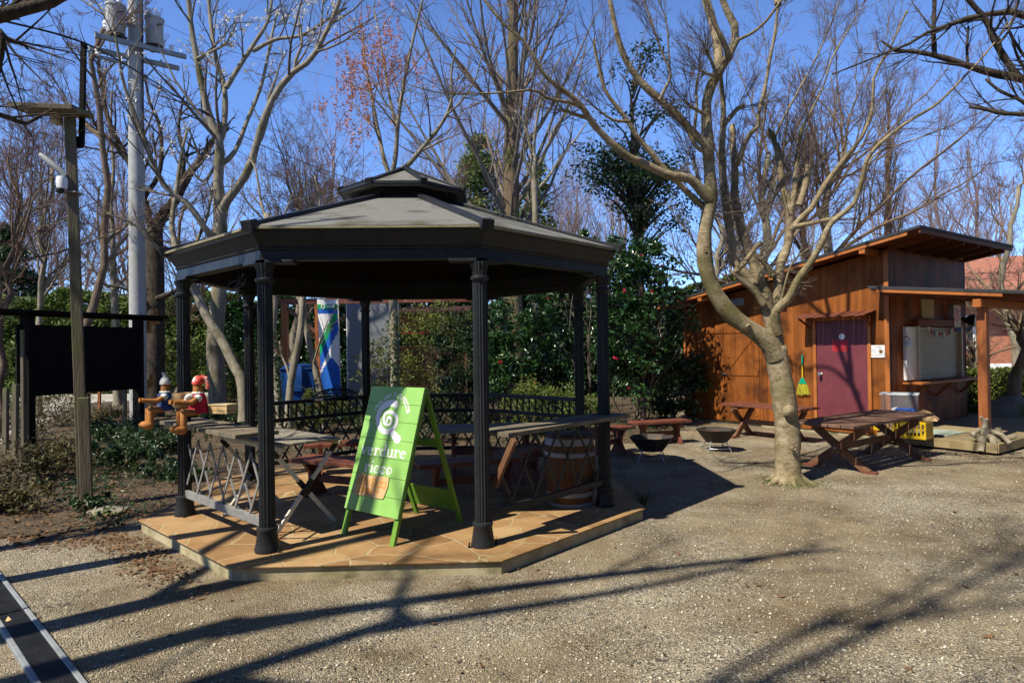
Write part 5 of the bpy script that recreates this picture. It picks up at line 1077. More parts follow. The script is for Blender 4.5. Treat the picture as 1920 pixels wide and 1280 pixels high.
# ---- the big bare tree in front of the hut
def maple():
    rng = np.random.default_rng(21); Y = 7.75; b = gnd(1478, 903)
    t = thing('bare_tree', 'grey barked bare tree with many pollarded limbs in front of the hut', 'tree', b)
    tr = [([(1480, 912), (1478, 895), (1477, 850), (1476, 800), (1469, 740), (1462, 700), (1452, 650)], 30, 25, 7.75, 7.75)]
    P, R = limbset(tr, Y, 1, 26); R *= .80; R *= 1 + .035 * np.sin(np.arange(26) * 1.9)[None] + .03 * np.sin(np.arange(26) * .8 + 1)[None]; R[0, 0] *= 1.45; R[0, 1] *= 1.25; R[0, 2] *= 1.1
    wood('trunk', [(P, R, 20)], M['bark_maple'], t)
    a = P[0, 11]; MB().lathe([(.0, -.02), (.07, 0), (.075, .03), (.05, .06), (0, .075)], dep(1477, 770, 7.6), 12, axis=unit((0, -1, .1))).build('knot', M['bark_maple'], t, world=True, smooth=True)
    S = [  # main limbs, thick
        ([(1455, 672), (1440, 640), (1410, 619), (1370, 590), (1338, 545), (1323, 500), (1320, 450), (1326, 410), (1333, 370), (1331, 330), (1328, 281), (1324, 219), (1327, 178), (1344, 140), (1366, 106), (1381, 69), (1373, 37), (1356, 6), (1340, -60), (1325, -150), (1300, -300), (1285, -420), (1240, -560)], 24, 3, 7.72, 7.2),
        ([(1456, 680), (1450, 630), (1443, 590), (1434, 552), (1420, 517), (1412, 490), (1400, 459), (1389, 423), (1383, 394), (1377, 365), (1378, 328), (1375, 281), (1373, 234)], 19, 7, 7.78, 7.9),
        ([(1462, 690), (1458, 640), (1452, 590), (1458, 545), (1463, 497), (1475, 466), (1480, 437), (1480, 406), (1478, 380), (1468, 353), (1461, 302), (1451, 262), (1440, 243)], 15, 6, 7.75, 8.0),
        ([(1460, 625), (1452, 595), (1462, 574), (1480, 559), (1489, 538), (1501, 517), (1518, 495), (1532, 471), (1544, 449), (1556, 421), (1580, 400), (1602, 380), (1616, 336), (1629, 292), (1670, 252), (1713, 222), (1757, 195), (1804, 148), (1848, 101), (1901, 34)], 12, 1.6, 7.7, 6.6),
        ([(1331, 375), (1306, 347), (1290, 334), (1262, 331), (1231, 319), (1203, 305), (1178, 294), (1150, 272), (1125, 247), (1106, 225), (1094, 203), (1072, 181), (1037, 156), (1016, 134), (1000, 106), (980, 75), (940, 40), (890, -30), (850, -140), (830, -280)], 13, 2.2, 7.5, 6.4),
        ([(1326, 290), (1322, 269), (1300, 250), (1269, 216), (1237, 187), (1206, 159), (1184, 131), (1169, 103), (1156, 62), (1147, 19), (1138, -30), (1125, -130), (1090, -280), (1040, -420), (1020, -560)], 12, 3, 7.4, 6.9),
    ]
    P1, R1 = limbset(S, Y, 1, 44); R1 *= .74
    R1 = R1 * (1 + .09 * np.sin(np.arange(44) * 1.7)[None] * rng.uniform(.3, 1, (len(S), 1)))
    S2 = [
        ([(1366, 106), (1359, 84), (1341, 47), (1322, 0), (1305, -60)], 7, 4, 7.3, 7.0), ([(1382, 76), (1412, 61), (1437, 39), (1461, 6), (1490, -40)], 4, 2.2, 7.2, 6.8),
        ([(1342, 136), (1332, 110), (1322, 92)], 4.5, 3, 7.3, 7.2), ([(1340, 140), (1326, 139), (1316, 132)], 4, 2.5, 7.3, 7.2),
        ([(1262, 331), (1244, 316), (1219, 284), (1194, 256), (1178, 228), (1156, 200), (1134, 169), (1125, 134), (1116, 97), (1114, 72)], 7.5, 3, 7.35, 6.9),
        ([(1098, 208), (1075, 194), (1040, 188), (1019, 181), (1000, 169), (940, 174), (838, 176), (770, 160)], 5, 1.2, 6.9, 6.0),
        ([(1103, 222), (1085, 217), (1066, 210), (1050, 205)], 5, 3, 7.0, 6.9), ([(1180, 228), (1150, 225), (1120, 205), (1098, 186)], 4, 1.6, 7, 6.7),
        ([(1353, 300), (1353, 281), (1356, 234), (1356, 200), (1353, 162), (1350, 120)], 9, 4, 7.75, 7.6), ([(1428, 560), (1410, 530), (1383, 500), (1372, 483), (1374, 462), (1369, 437), (1363, 400), (1356, 340), (1353, 290)], 10, 9, 7.8, 7.8),
        ([(1380, 310), (1387, 297), (1397, 266), (1412, 244), (1422, 236), (1422, 216), (1434, 166), (1444, 109), (1453, 62), (1459, 9), (1466, -50)], 7, 2.4, 7.8, 7.3),
        ([(1356, 236), (1370, 219), (1381, 206), (1395, 197)], 6, 5, 7.7, 7.7), ([(1345, 140), (1347, 100), (1336, 40), (1316, -20), (1285, -100), (1250, -210), (1225, -340), (1190, -470)], 11, 6, 7.45, 9.3), ([(1225, -340), (1150, -410), (1060, -450), (960, -470)], 7, 3, 9.0, 10.4), ([(1255, -190), (1200, -220), (1120, -215), (1040, -240)], 6, 3, 8.8, 10.2), ([(1310, -60), (1260, -70), (1200, -40), (1140, -60)], 5, 2, 8.4, 9.8), ([(1390, -330), (1330, -420), (1290, -520)], 6, 3, 8.9, 9.8), ([(1290, -90), (1300, -180), (1330, -290), (1335, -400)], 9, 4, 8.5, 9.0), ([(1250, -200), (1210, -260), (1150, -330)], 7, 3, 8.8, 9.0), ([(1459, 9), (1440, -80), (1405, -200), (1385, -350)], 8, 4, 7.5, 8.9), ([(1432, 570), (1415, 545), (1389, 523), (1376, 508), (1385, 504), (1400, 487), (1415, 466), (1428, 454)], 9, 5, 7.7, 7.55),
        ([(1480, 400), (1488, 369), (1492, 329), (1495, 292), (1502, 242)], 8, 4, 7.9, 7.9), ([(1498, 385), (1508, 356), (1515, 319), (1516, 308)], 8, 6, 7.85, 7.8), ([(1484, 430), (1495, 416), (1522, 390), (1545, 349), (1572, 312), (1586, 296), (1600, 278), (1616, 258), (1636, 201), (1639, 141), (1666, 97), (1700, 20)], 8, 2, 7.85, 7.2),
        ([(1487, 426), (1515, 420), (1542, 414), (1560, 410), (1573, 402)], 6, 4, 7.8, 7.4), ([(1451, 262), (1470, 220), (1500, 165), (1530, 110), (1560, 40), (1580, -20)], 3, 1.4, 8, 7.6),
        ([(1502, 244), (1520, 210), (1545, 160), (1560, 110), (1600, 40), (1640, -30)], 3, 1.2, 7.9, 7.5), ([(1237, 187), (1250, 160), (1258, 140), (1242, 100), (1225, 50), (1204, -10)], 4, 1.6, 7.1, 6.8),
        ([(1258, 148), (1254, 100), (1249, 40), (1230, -10)], 2.6, 1.4, 7.1, 6.9), ([(1300, 250), (1306, 205), (1306, 160), (1314, 120)], 4, 2, 7.4, 7.3), ([(1616, 336), (1640, 290), (1690, 270), (1760, 245), (1850, 205)], 2.6, 1, 7.1, 6.7),
        ([(1330, 285), (1306, 275), (1280, 225)], 6, 4, 7.4, 7.3), ([(1324, 215), (1300, 203), (1285, 190)], 4.5, 3, 7.35, 7.2), ([(1310, 350), (1306, 320), (1300, 300)], 5, 3.5, 7.5, 7.5), ([(1263, 332), (1280, 352), (1310, 380), (1330, 395)], 6, 9, 7.45, 7.6),
        ([(1450, 590), (1462, 570), (1470, 540), (1482, 500), (1500, 478), (1530, 455), (1545, 432)], 3, 1.2, 7.6, 7.4), ([(1478, 396), (1487, 372), (1505, 330)], 6, 4, 8, 8), ([(1400, 459), (1420, 480), (1440, 500), (1450, 520)], 4, 8, 7.8, 7.8)]
    P2, R2 = limbset(S2, Y, 1, 18); R2 *= .8; R2 *= 1 + .06 * np.sin(np.arange(18) * 2.1)[None]
    wood('limbs', [(P1, R1, 14), (P2, R2, 10)], M['bark_maple'], t)
    kn = MB()
    for (x, y, Yk, rk, ax_) in ((1488, 840, 7.55, .028, (.3, -1, .1)), (1345, 560, 7.6, .026, (-.6, -1, -.2)), (1404, 612, 7.55, .03, (.1, -1, -.4)), (1322, 470, 7.5, .022, (-.3, -1, 0))):
        kn.lathe([(rk, -.03), (rk * .95, .0), (rk * .75, .012), (rk * .45, .004), (.0, .0)], dep(x, y, Yk), 12, axis=unit(ax_))
    kn.build('branch_scars', M['bark_maple'], t, world=True, smooth=True)
    # twigs: long whips from limb ends, then fine reddish spray
    A, RA = spawn(P2, R2, 11, .5, 1., .5, .55, 9, .10, .07, rng, .45, .3, .002, lmin=.5)
    B, RB = spawn(P1[:, 18:], R1[:, 18:], 17, .15, 1., .6, .28, 9, .10, .07, rng, .35, .3, .002, lmin=.5)
    W = np.concatenate([A, B]); RW = np.minimum(np.concatenate([RA, RB]), .0038)
    C, RC_ = spawn(W, RW, 8, .2, 1., .5, .5, 6, .10, .04, rng, .5, .4, .0012)
    D, RD = spawn(C, RC_, 7, .2, 1., .55, .5, 4, .08, .03, rng, .6, .5, .0009)
    wood('branches', [(W, RW, 5), (C, RC_, 4)], M['twig_grey'], t)
    wood('twigs', [(D, RD, 3)], M['twig_red'], t)
    for k in range(6):
        a = k * 1.05 + .4; d = np.array([math.cos(a), math.sin(a), 0]); MB().tube([b + d * .06 + (0, 0, .16), b + d * .15 + (0, 0, .05), b + d * (.27 + .05 * (k % 2)) + (0, 0, -.02)], [.07, .05, .02], 9).build('root', M['bark_maple'], t, world=True, smooth=True)
    mo = leaves('moss', b + rng.normal(0, .17, (900, 3)) * (1, 1, 0) + (0, 0, .012), .012, M['leaf_hedge'], t, rng, .3, .6); mo['kind'] = 'stuff'
    V, Q = leaf_geo(np.concatenate([gnd(1478, 908)[None] + rng.normal(0, .16, (500, 3)) * (1, 1, .05)]), .02, rng, .2); V[:, 2] = np.abs(V[:, 2])
maple()

def tree_px(name, label, trunk, limbs, mats, seed, tw=(8, 6, 5), cat='tree', twl=(.5, .5, .5), blossom=0, wob=.08, up=.04, rfine=.0022, bl_mat='petal_white', bl_size=.03, extra=0):
    """trunk/limb pixel paths: (pts, r0, r1, depth0, depth1)"""
    rng = np.random.default_rng(seed); P0, R0 = limbset([trunk], 0, 1, 18); R0 *= .88; base = P0[0, 0].copy(); base[2] = 0
    t = thing(name, label, cat, base); R0[0, 0] *= 1.25
    wood('trunk', [(P0, R0, 14)], M[mats[0]], t)
    P1, R1 = limbset(limbs, 0, 1, 18); R1 *= .8 * (1 + .07 * np.sin(np.arange(18) * 2.3 + seed)[None]); wood('limbs', [(P1, R1, 9)], M[mats[0]], t)
    A, RA = spawn(P1, R1, tw[0], .25, 1., .65, .42 * twl[0] / .5, 7, wob, up, rng, .5, .3, rfine * 1.5, lmin=.5)
    B, RB = spawn(A, RA, tw[1], .2, 1., .6, .5 * twl[1] / .5, 6, wob, up, rng, .55, .4, rfine); g = [(A, RA, 5), (B, RB, 4)]
    wood('branches', g, M[mats[1]], t); last = B
    if tw[2]:
        C, RC_ = spawn(B, RB, tw[2], .2, 1., .6, .5, 4, wob, up, rng, .6, .5, rfine * .75); wood('twigs', [(C, RC_, 3)], M[mats[2]], t); last = C
    if blossom:
        E = ends(last, rng, blossom, .8); E = np.repeat(E, 4, 0) + rng.normal(0, .022, (blossom * 4, 3)); o = leaves('blossoms', E, bl_size * rng.uniform(.5, 1.2, len(E)), M[bl_mat], t, rng, 0, .5, .3); o['kind'] = 'stuff'
    return t
# magnolia behind the gazebo, left
tree_px('magnolia_tree', 'bare grey magnolia with scattered white blossoms behind the left columns', ([(412, 790), (408, 740), (405, 690), (403, 640), (406, 600), (410, 560), (412, 480), (413, 430), (412, 385)], 19, 13, 14.5, 14.5), [
    ([(412, 395), (409, 336), (411, 302), (411, 262), (393, 222), (380, 168), (369, 111), (361, 67), (353, 0), (345, -70)], 13, 4, 14.5, 14.2),
    ([(411, 268), (420, 235), (421, 168), (403, 101), (391, 0), (388, -60)], 8, 3, 14.5, 14.8), ([(424, 165), (453, 118), (480, 77), (504, 34), (512, -30)], 6, 3, 14.6, 15), ([(474, 96), (517, 74), (564, 67), (615, 37), (650, 15)], 5, 2, 14.8, 14.2),
    ([(413, 400), (430, 368), (447, 349), (470, 309), (487, 249), (510, 188), (544, 141), (584, 111), (608, 67), (635, 7), (650, -60)], 11, 4, 14.5, 13.5), ([(416, 460), (400, 447), (383, 427), (353, 383), (312, 353), (289, 312), (272, 265), (249, 205), (232, 158), (225, 118), (215, 60)], 9, 2.5, 14.5, 13.2),
    ([(413, 310), (440, 285), (462, 230), (490, 160), (505, 90), (520, 20)], 6, 2.5, 14.5, 15.2), ([(369, 111), (400, 95), (425, 80), (445, 40)], 4, 1.8, 14.2, 14), ([(552, 135), (556, 110), (566, 80), (560, 30)], 5, 2, 14, 13.8), ([(585, 110), (600, 60), (606, 0)], 3, 1.5, 13.8, 13.6), ([(411, 300), (380, 340), (350, 300), (330, 250)], 4, 1.5, 14.5, 14)],
    ('bark_pale', 'twig_grey', 'twig_grey'), 31, (9, 6, 4), blossom=420, bl_size=.036)
tree_px('leaning_tree', 'slender pale trunk leaning left beside the magnolia', ([(458, 790), (453, 715), (437, 682), (416, 638), (390, 598), (366, 544), (345, 500), (330, 470)], 11, 8, 13.6, 14.2), [
    ([(330, 470), (322, 420), (330, 360), (340, 290), (352, 240)], 7, 2.5, 14.2, 15), ([(366, 544), (335, 500), (300, 470), (250, 420), (200, 400)], 6, 2, 14, 13), ([(345, 500), (368, 455), (390, 400), (400, 340)], 5, 2, 14.2, 14.5)], ('bark_pale', 'twig_tan', 'twig_red'), 32, (7, 6, 4))
tree_px('dark_tree', 'thick dark trunked tree behind the utility pole', ([(288, 800), (289, 740), (290, 680), (291, 600), (291, 540), (290, 470), (288, 430)], 21, 17, 16.6, 16.8), [
    ([(289, 440), (305, 405), (330, 372), (355, 325), (380, 295), (400, 262), (425, 240)], 14, 5, 16.8, 17.5), ([(288, 440), (276, 400), (262, 340), (240, 300), (205, 230), (190, 160), (180, 60)], 10, 3, 16.8, 17), ([(270, 370), (300, 320), (300, 240), (280, 190), (272, 140)], 6, 2.5, 17, 18), ([(292, 560), (330, 545), (360, 520), (390, 470)], 7, 2.5, 16.6, 16),
    ([(240, 300), (215, 270), (180, 235), (160, 190)], 6, 2, 17, 16.4), ([(330, 372), (345, 300), (335, 240), (345, 180)], 6, 2, 17, 17.8), ([(291, 590), (265, 560), (230, 540), (170, 530)], 5, 2, 16.6, 16)], ('bark_dark', 'twig_dark', 'twig_red'), 33, (8, 6, 5))
tree_px('slim_tree', 'slim bare tree in front of the hedge, left of the utility pole', ([(222, 760), (218, 700), (217, 620), (214, 540), (212, 490)], 9, 6, 18, 18), [
    ([(212, 495), (212, 440), (208, 380), (213, 320), (208, 240), (210, 170)], 6, 2, 18, 18.4), ([(213, 505), (200, 480), (188, 450), (183, 400), (186, 350)], 4, 1.5, 18, 17.6), ([(214, 540), (240, 515), (258, 490), (268, 450)], 4, 1.5, 18, 17.5), ([(214, 545), (195, 530), (175, 505), (160, 480), (140, 470)], 4, 1.5, 18, 18.5), ([(212, 470), (232, 450), (250, 420), (262, 380)], 4, 1.5, 18, 18.3)],
    ('bark_pale', 'twig_tan', 'twig_red'), 34, (7, 5, 4))
tree_px('seed_tree', 'bare tree above the cupola with hanging orange seed tufts', ([(742, 800), (740, 740), (741, 680), (738, 600), (736, 500), (734, 400), (735, 330)], 10, 8, 13, 13.2), [
    ([(733, 335), (720, 300), (712, 260), (703, 215), (697, 180), (685, 120), (680, 60)], 6, 2, 13.2, 13.6), ([(735, 330), (742, 290), (746, 230), (755, 170), (770, 95), (785, 30), (800, -30)], 6.5, 2, 13.2, 12.6), ([(733, 326), (762, 312), (788, 282), (815, 250), (838, 215), (848, 180), (846, 140), (855, 90)], 7, 2, 13.2, 12.6), ([(746, 250), (732, 190), (722, 130), (712, 70), (700, 10)], 4, 1.5, 13.2, 13.6), ([(838, 215), (865, 190), (890, 150), (905, 100)], 3, 1.2, 12.6, 12.2)],
    ('bark_pale', 'twig_tan', 'twig_red'), 35, (8, 6, 4), blossom=0)
def seed_tufts():
    rng = np.random.default_rng(8); t = [o for o in bpy.data.objects if o.name == 'seed_tree'][0]; C = []
    for k in range(230):
        x = rng.normal(712, 38) if k < 150 else rng.normal(650, 35); y = 120 + rng.normal(0, 45) if k < 150 else 200 + rng.normal(0, 50); p = dep(x, y, 13 + rng.normal(0, .5)); C.append(p + rng.normal(0, 1, (12, 3)) * (.025, .025, .09))
    o = leaves('seed_tufts', np.concatenate(C), .038, M['seed_orange'], t, rng, 0, .3); o['kind'] = 'stuff'
seed_tufts()
tree_px('birch_like_tree', 'thin pale trunk rising right of the cupola', ([(1003, 790), (1004, 650), (1003, 500), (1004, 420), (1002, 350), (1000, 290)], 8, 6, 16, 16), [
    ([(1000, 295), (990, 255), (978, 225), (966, 208)], 5, 2.5, 16, 16), ([(1001, 300), (1003, 250), (1012, 200), (1030, 150), (1060, 90)], 4, 1.5, 16, 15.5), ([(1002, 320), (1025, 280), (1040, 240), (1065, 210), (1100, 150)], 3.5, 1.5, 16, 16.4), ([(1003, 360), (1030, 330), (1055, 290), (1080, 260), (1100, 230)], 4, 1.5, 16, 16.5), ([(1002, 345), (985, 300), (980, 260), (960, 220)], 3, 1.2, 16, 15.6)], ('bark_pale', 'twig_grey', 'twig_grey'), 36, (8, 6, 4))
# tall conifer-like redwood with ascending branches
def redwood(name, label, x, y, H, r, seed, nb=70, mat=('bark_conifer', 'twig_grey', 'twig_red'), bl=(3.4, .9), fine=.006, z0=.22, m2=7, m3=7, ang=.95, up=.10, tufts=0):
    rng = np.random.default_rng(seed); t = thing(name, label, 'tree', (x, y, 0)); K = 16
    z = np.linspace(0, 1, K); P = np.stack([x + .12 * np.sin(z * 5 + seed), y + 0 * z, z * H], -1)[None]; R = (r * (1 - z) ** .8 + .02)[None]; R[0, 0] *= 1.3
    wood('trunk', [(P, R, 16)], M[mat[0]], t)
    A, RA = spawn(P, R, nb, z0, .96, ang, bl[0] / H, 9, .06, up, rng, .30, .25, .02, taper_len=.75, lmin=bl[1]); RA = np.minimum(RA, r * .3)
    B, RB = spawn(A, RA, m2, .2, 1., .6, .42, 6, .08, .05, rng, .45, .35, fine * 1.2); C, RC_ = spawn(B, RB, m3, .15, 1., .6, .5, 4, .1, .02, rng, .6, .5, fine * .8)
    wood('branches', [(A, RA, 6), (B, RB, 4)], M[mat[1]], t); wood('twigs', [(C, RC_, 3)], M[mat[2]], t)
    if tufts:
        E = ends(C, rng, tufts, .4); o = leaves('seed_tufts', np.repeat(E, 5, 0) + rng.normal(0, .05, (tufts * 5, 3)), .05, M['seed_orange'], t, rng, 0, .35); o['kind'] = 'stuff'
    return t
P = dep(968, 600, 21); redwood('redwood_tree', 'tall straight furrowed trunk with ascending bare branches behind the cupola', P[0], 21, 19, .34, 41, 64, bl=(7.5, 2.0), fine=.006, ang=.8, up=.1, m2=8, m3=7, tufts=160)
# generic background bare trees
def bare_tree(name, label, x, y, H, r, seed, mats=('bark_brown', 'twig_tan', 'twig_red'), n1=14, n2=8, n3=8, n4=8, spread=.6, fine=.0042, tr=.6, lf=.58, up=.06, group=None, lean=(0, 0), wob=.13, tags=True):
    rng = np.random.default_rng(seed); t = thing(name, label, 'tree', (x, y, 0), group=group); K = 12; z = np.linspace(0, 1, K)
    w = np.cumsum(rng.normal(0, .035, (K, 2)), 0) * H * .35; P = np.stack([x + (w[:, 0] - w[0, 0]) + lean[0] * z * H, y + (w[:, 1] - w[0, 1]) + lean[1] * z * H, z * H * tr], -1)[None]; R = (r * (1 - .62 * z))[None]; R[0, 0] *= 1.3
    wood('trunk', [(P, R, 12)], M[mats[0]], t)
    A, RA = spawn(P, R, n1, .34, 1., spread, lf, 10, wob, up, rng, .5, .22, fine * 2, taper_len=.25); B, RB = spawn(A, RA, n2, .2, 1., .6, .5, 8, wob, up * .7, rng, .55, .3, fine * 1.5)
    C, RC_ = spawn(B, RB, n3, .2, 1., .6, .5, 6, wob, up * .5, rng, .55, .4, fine); wood('branches', [(A, RA, 8), (B, RB, 5), (C, RC_, 4)], M[mats[1]], t)
    if n4: D, RD = spawn(C, RC_, n4, .2, 1., .6, .5, 4, .1, .02, rng, .6, .5, fine * .75); wood('twigs', [(D, RD, 3)], M[mats[2]], t)
    return t
def bt(px, Y, **k):
    p = dep(px, 650, Y); return dict(x=p[0], y=Y, **k)
BT = [
    (dict(label='spreading bare tree at the far left edge behind the notice board', **bt(-10, 13, H=9, r=.09, seed=51, lean=(.05, 0))), 'bare_tree'),
    (dict(label='bare tree rising just left of the timber post', **bt(70, 17, H=11, r=.10, seed=52, mats=('bark_pale', 'twig_grey', 'twig_red'))), 'bare_tree'),
    (dict(label='straight dark trunk seen directly behind the timber post', **bt(156, 15, H=13, r=.11, seed=53, tr=.8, spread=.8, lf=.3, n1=16)), 'bare_tree'),
    (dict(label='bare reddish tree between the utility pole and the magnolia, far behind', **bt(330, 24, H=12, r=.12, seed=54, n4=6)), 'bare_tree'),
    (dict(label='wide bare tree behind the right stem of the magnolia', **bt(545, 22, H=12.5, r=.13, seed=55, mats=('bark_brown', 'twig_grey', 'twig_red'))), 'bare_tree'),
    (dict(label='bare tree with a leaning pale stem left of the cupola', **bt(500, 18, H=9, r=.13, seed=56, lean=(.12, 0), mats=('bark_pale', 'twig_grey', 'twig_red'))), 'bare_tree'),
    (dict(label='reddish fuzzy bare tree behind the seed tree', **bt(640, 27, H=12, r=.2, seed=57, n4=9, fine=.005)), 'bare_tree'),
    (dict(label='bare tree between the cupola and the redwood, far behind', **bt(880, 28, H=13, r=.22, seed=58, n4=9, fine=.005)), 'bare_tree'),
    (dict(label='twiggy bare tree right of the redwood, low behind the gazebo roof', **bt(1075, 24, H=7.5, r=.14, seed=59, n1=14, n4=9, fine=.005, tr=.4)), 'bare_tree'),
    (dict(label='twiggy reddish bare tree beneath the dark evergreen', **bt(1165, 22, H=7.0, r=.13, seed=60, n1=14, n4=9, fine=.005, tr=.4)), 'bare_tree'),
    (dict(label='tall feathery bare tree directly behind the big limbs over the hut', **bt(1440, 24, H=15, r=.26, seed=61, n1=16, n2=8, n4=8, spread=.45, lf=.7, up=.10, mats=('bark_pale', 'twig_tan', 'twig_red'), fine=.006)), 'bare_tree'),
    (dict(label='tall feathery bare tree over the middle of the hut roof', **bt(1560, 26, H=16, r=.26, seed=62, n1=18, n2=8, n4=8, spread=.45, lf=.7, up=.10, mats=('bark_pale', 'twig_tan', 'twig_red'), fine=.006)), 'bare_tree'),
    (dict(label='pale fan shaped bare tree just left of the hut roof', **bt(1330, 21, H=9.5, r=.17, seed=63, n1=14, n4=5, mats=('bark_pale', 'twig_grey', 'twig_grey'), fine=.005)), 'bare_tree'),
    (dict(label='lone bare tree with a wavy trunk over the right end of the hut', **bt(1885, 18, H=10, r=.12, seed=65, n1=9, lf=.4, mats=('bark_pale', 'twig_tan', 'twig_red'))), 'bare_tree'),
    (dict(label='gnarled pale bare tree beside the right porch post', **bt(1900, 13.5, H=5.2, r=.15, seed=66, n1=9, n3=5, n4=3, mats=('bark_pale', 'twig_tan', 'twig_grey'), fine=.004, tr=.4)), 'bare_tree'),
    (dict(label='second gnarled bare tree in front of the brick house', **bt(1830, 16.5, H=5.4, r=.13, seed=67, n1=10, n3=5, n4=3, mats=('bark_pale', 'twig_tan', 'twig_grey'), fine=.004, tr=.4)), 'bare_tree'),
    (dict(label='bare tree low behind the hut roof, right of the trunk', **bt(1700, 30, H=7, r=.13, seed=68, n1=12, n4=4, fine=.007, tr=.4)), 'bare_tree'),
]
for kw, nm in BT: bare_tree(nm, **kw)
p = dep(1675, 650, 27); redwood('poplar_tree', 'slender feathery conical bare tree over the hut roof, right of the tall pair', p[0], 27, 12.5, .2, 71, 80, ('bark_brown', 'twig_tan', 'twig_red'), (3.4, .7), .006, .12, 7, 6, .5, .14)
# far bare wood closing the sky line: reads as one mass of twigs
M['twig_far'] = nmat('far_twigs', [(.15, .105, .10), (.26, .19, .17)], rough=.9, bump=0)
def far_wood():
    rng = np.random.default_rng(77); T, Gs = [], []
    for k in range(52):
        Y = rng.uniform(30, 46); x = (rng.random() * 2 - 1) * Y * .86 + rng.normal(0, .5); H = Y * rng.uniform(.26, .50); K = 10; z = np.linspace(0, 1, K); w = np.cumsum(rng.normal(0, .03, (K, 2)), 0) * H * .3
        P = np.stack([x + w[:, 0], Y + w[:, 1], z * H * .75], -1)[None]; R = (H * .010 * (1 - .75 * z))[None]
        A, RA = spawn(P, R, 18, .22, 1., .55, .5, 8, .12, .07, rng, .45, .25, .010, taper_len=.3); B, RB = spawn(A, RA, 9, .15, 1., .55, .5, 6, .12, .05, rng, .5, .4, .0065); C, RC_ = spawn(B, RB, 8, .15, 1., .55, .5, 4, .1, .03, rng, .6, .5, .005)
        Gs += [(P, R, 7), (A, RA, 4), (B, RB, 3), (C, RC_, 3)]
    tag(wood('far_wood', Gs, M['twig_far'], None, False), 'far bare wood closing the sky line behind everything', 'wood', kind='stuff')
far_wood()
# limbs reaching into the frame at top right (tree stands just outside)
tree_px('overhanging_tree', 'dark rough limbs reaching in at the top right corner', ([(2230, 1000), (2220, 700), (2200, 400), (2170, 250)], 26, 20, 6.6, 6.6), [
    ([(2175, 260), (2100, 200), (2000, 165), (1918, 148), (1864, 138), (1817, 124), (1764, 107), (1717, 97), (1683, 97), (1653, 77)], 14, 2.5, 6.6, 6.8), ([(1930, 152), (1911, 146), (1885, 111), (1864, 74), (1848, 37), (1817, 0), (1790, -50)], 9, 5, 6.7, 6.6),
    ([(2150, 200), (2050, 90), (1960, 45), (1918, 30), (1885, 20), (1844, 30), (1804, 37), (1757, 57), (1730, 64), (1707, 81), (1660, 100), (1560, 140)], 10, 1.6, 6.5, 6.8), ([(1752, 106), (1751, 80), (1750, 57), (1752, 0), (1750, -60)], 6, 4, 6.8, 6.7),
    ([(1985, 245), (1918, 191), (1895, 180), (1871, 168), (1848, 148)], 5, 3, 6.5, 6.6), ([(2040, 232), (1918, 215), (1880, 213), (1851, 206), (1830, 202), (1817, 201)], 6, 3, 6.4, 6.5), ([(1870, 85), (1890, 60), (1905, 20), (1915, -30)], 3, 2, 6.6, 6.5), ([(1815, 122), (1813, 90), (1816, 50)], 3.2, 2.5, 6.8, 6.8)],
    ('bark_dark', 'twig_dark', 'twig_grey'), 72, (7, 5, 3), twl=(.35, .45, .5))
# ---- trees just outside the left edge: their limbs show at the top left and their trunks throw the long shadows
def shade_tree(name, label, x, y, H, r, seed, limbs, tw=(6, 5), tap=.62):
    rng = np.random.default_rng(seed); t = thing(name, label, 'tree', (x, y, 0)); K = 12; z = np.linspace(0, 1, K)
    P = np.stack([x + .08 * np.sin(4 * z + seed), y + .06 * np.cos(3 * z + seed), z * H], -1)[None]; R = (r * (1 - tap * z))[None]; R[0, 0] *= 1.3
    wood('trunk', [(P, R, 14)], M['bark_dark'], t); Ls = []; Rs = []
    for (h, dx, dy, dz, r0, r1) in limbs:
        a = np.array([x, y, h]); b = a + (dx, dy, dz); m = (a + b) / 2 + rng.normal(0, .12, 3) + (0, 0, -.06 * math.hypot(dx, dy)); p, q = resample([a, m, b], [r0, (r0 + r1) / 2, r1], 14); Ls.append(p); Rs.append(q)
    P1, R1 = np.stack(Ls), np.stack(Rs); wood('limbs', [(P1, R1, 9)], M['bark_dark'], t)
    A, RA = spawn(P1, R1, tw[0], .3, 1., .6, .4, 7, .09, .04, rng, .45, .3, .006); B, RB = spawn(A, RA, tw[1], .2, 1., .6, .5, 5, .1, .03, rng, .5, .4, .0035); wood('branches', [(A, RA, 5), (B, RB, 3)], M['twig_dark'], t)
    return t
shade_tree('bare_tree', 'dark tree outside the left edge whose limb crosses the top left corner', -5.89, 1.49, 7.4, .19, 81, [(3.3, 2.6, 2.2, .55, .075, .04), (5.6, -1.2, 1.6, 2.5, .07, .02), (7.0, .12, .12, 3.2, .045, .028), (6.8, -.25, .35, 3.4, .04, .025)], (2, 2), .78)
shade_tree('bare_tree', 'thick dark tree outside the left edge beside the drain', -6.07, .43, 7.2, .26, 82, [(7.0, 2.2, -.5, 3.6, .09, .03), (6.9, -1.0, -1.2, 2.8, .08, .02)], (2, 2), .6)
shade_tree('bare_tree', 'dark tree behind the viewpoint on the left', -6.12, -.45, 9.0, .17, 83, [(7.5, 2.6, -1.4, 1.8, .07, .025), (8.6, 1.8, .2, 2.6, .07, .02), (8.8, -1.2, .6, 2.2, .06, .02)])
shade_tree('bare_tree', 'dark tree well behind the viewpoint', -5.6, -2.2, 12.5, .14, 84, [(7.0, 2.4, .8, 2.6, .035, .012), (8.6, 3.0, -.6, 2.8, .055, .02), (9.8, 2.8, 1.6, 3.0, .055, .02), (10.8, 2.0, -1.8, 2.8, .03, .01), (11.8, 1.6, 1.0, 2.4, .03, .01), (12.0, 2.8, .2, 1.6, .03, .01)], (14, 10), .8)
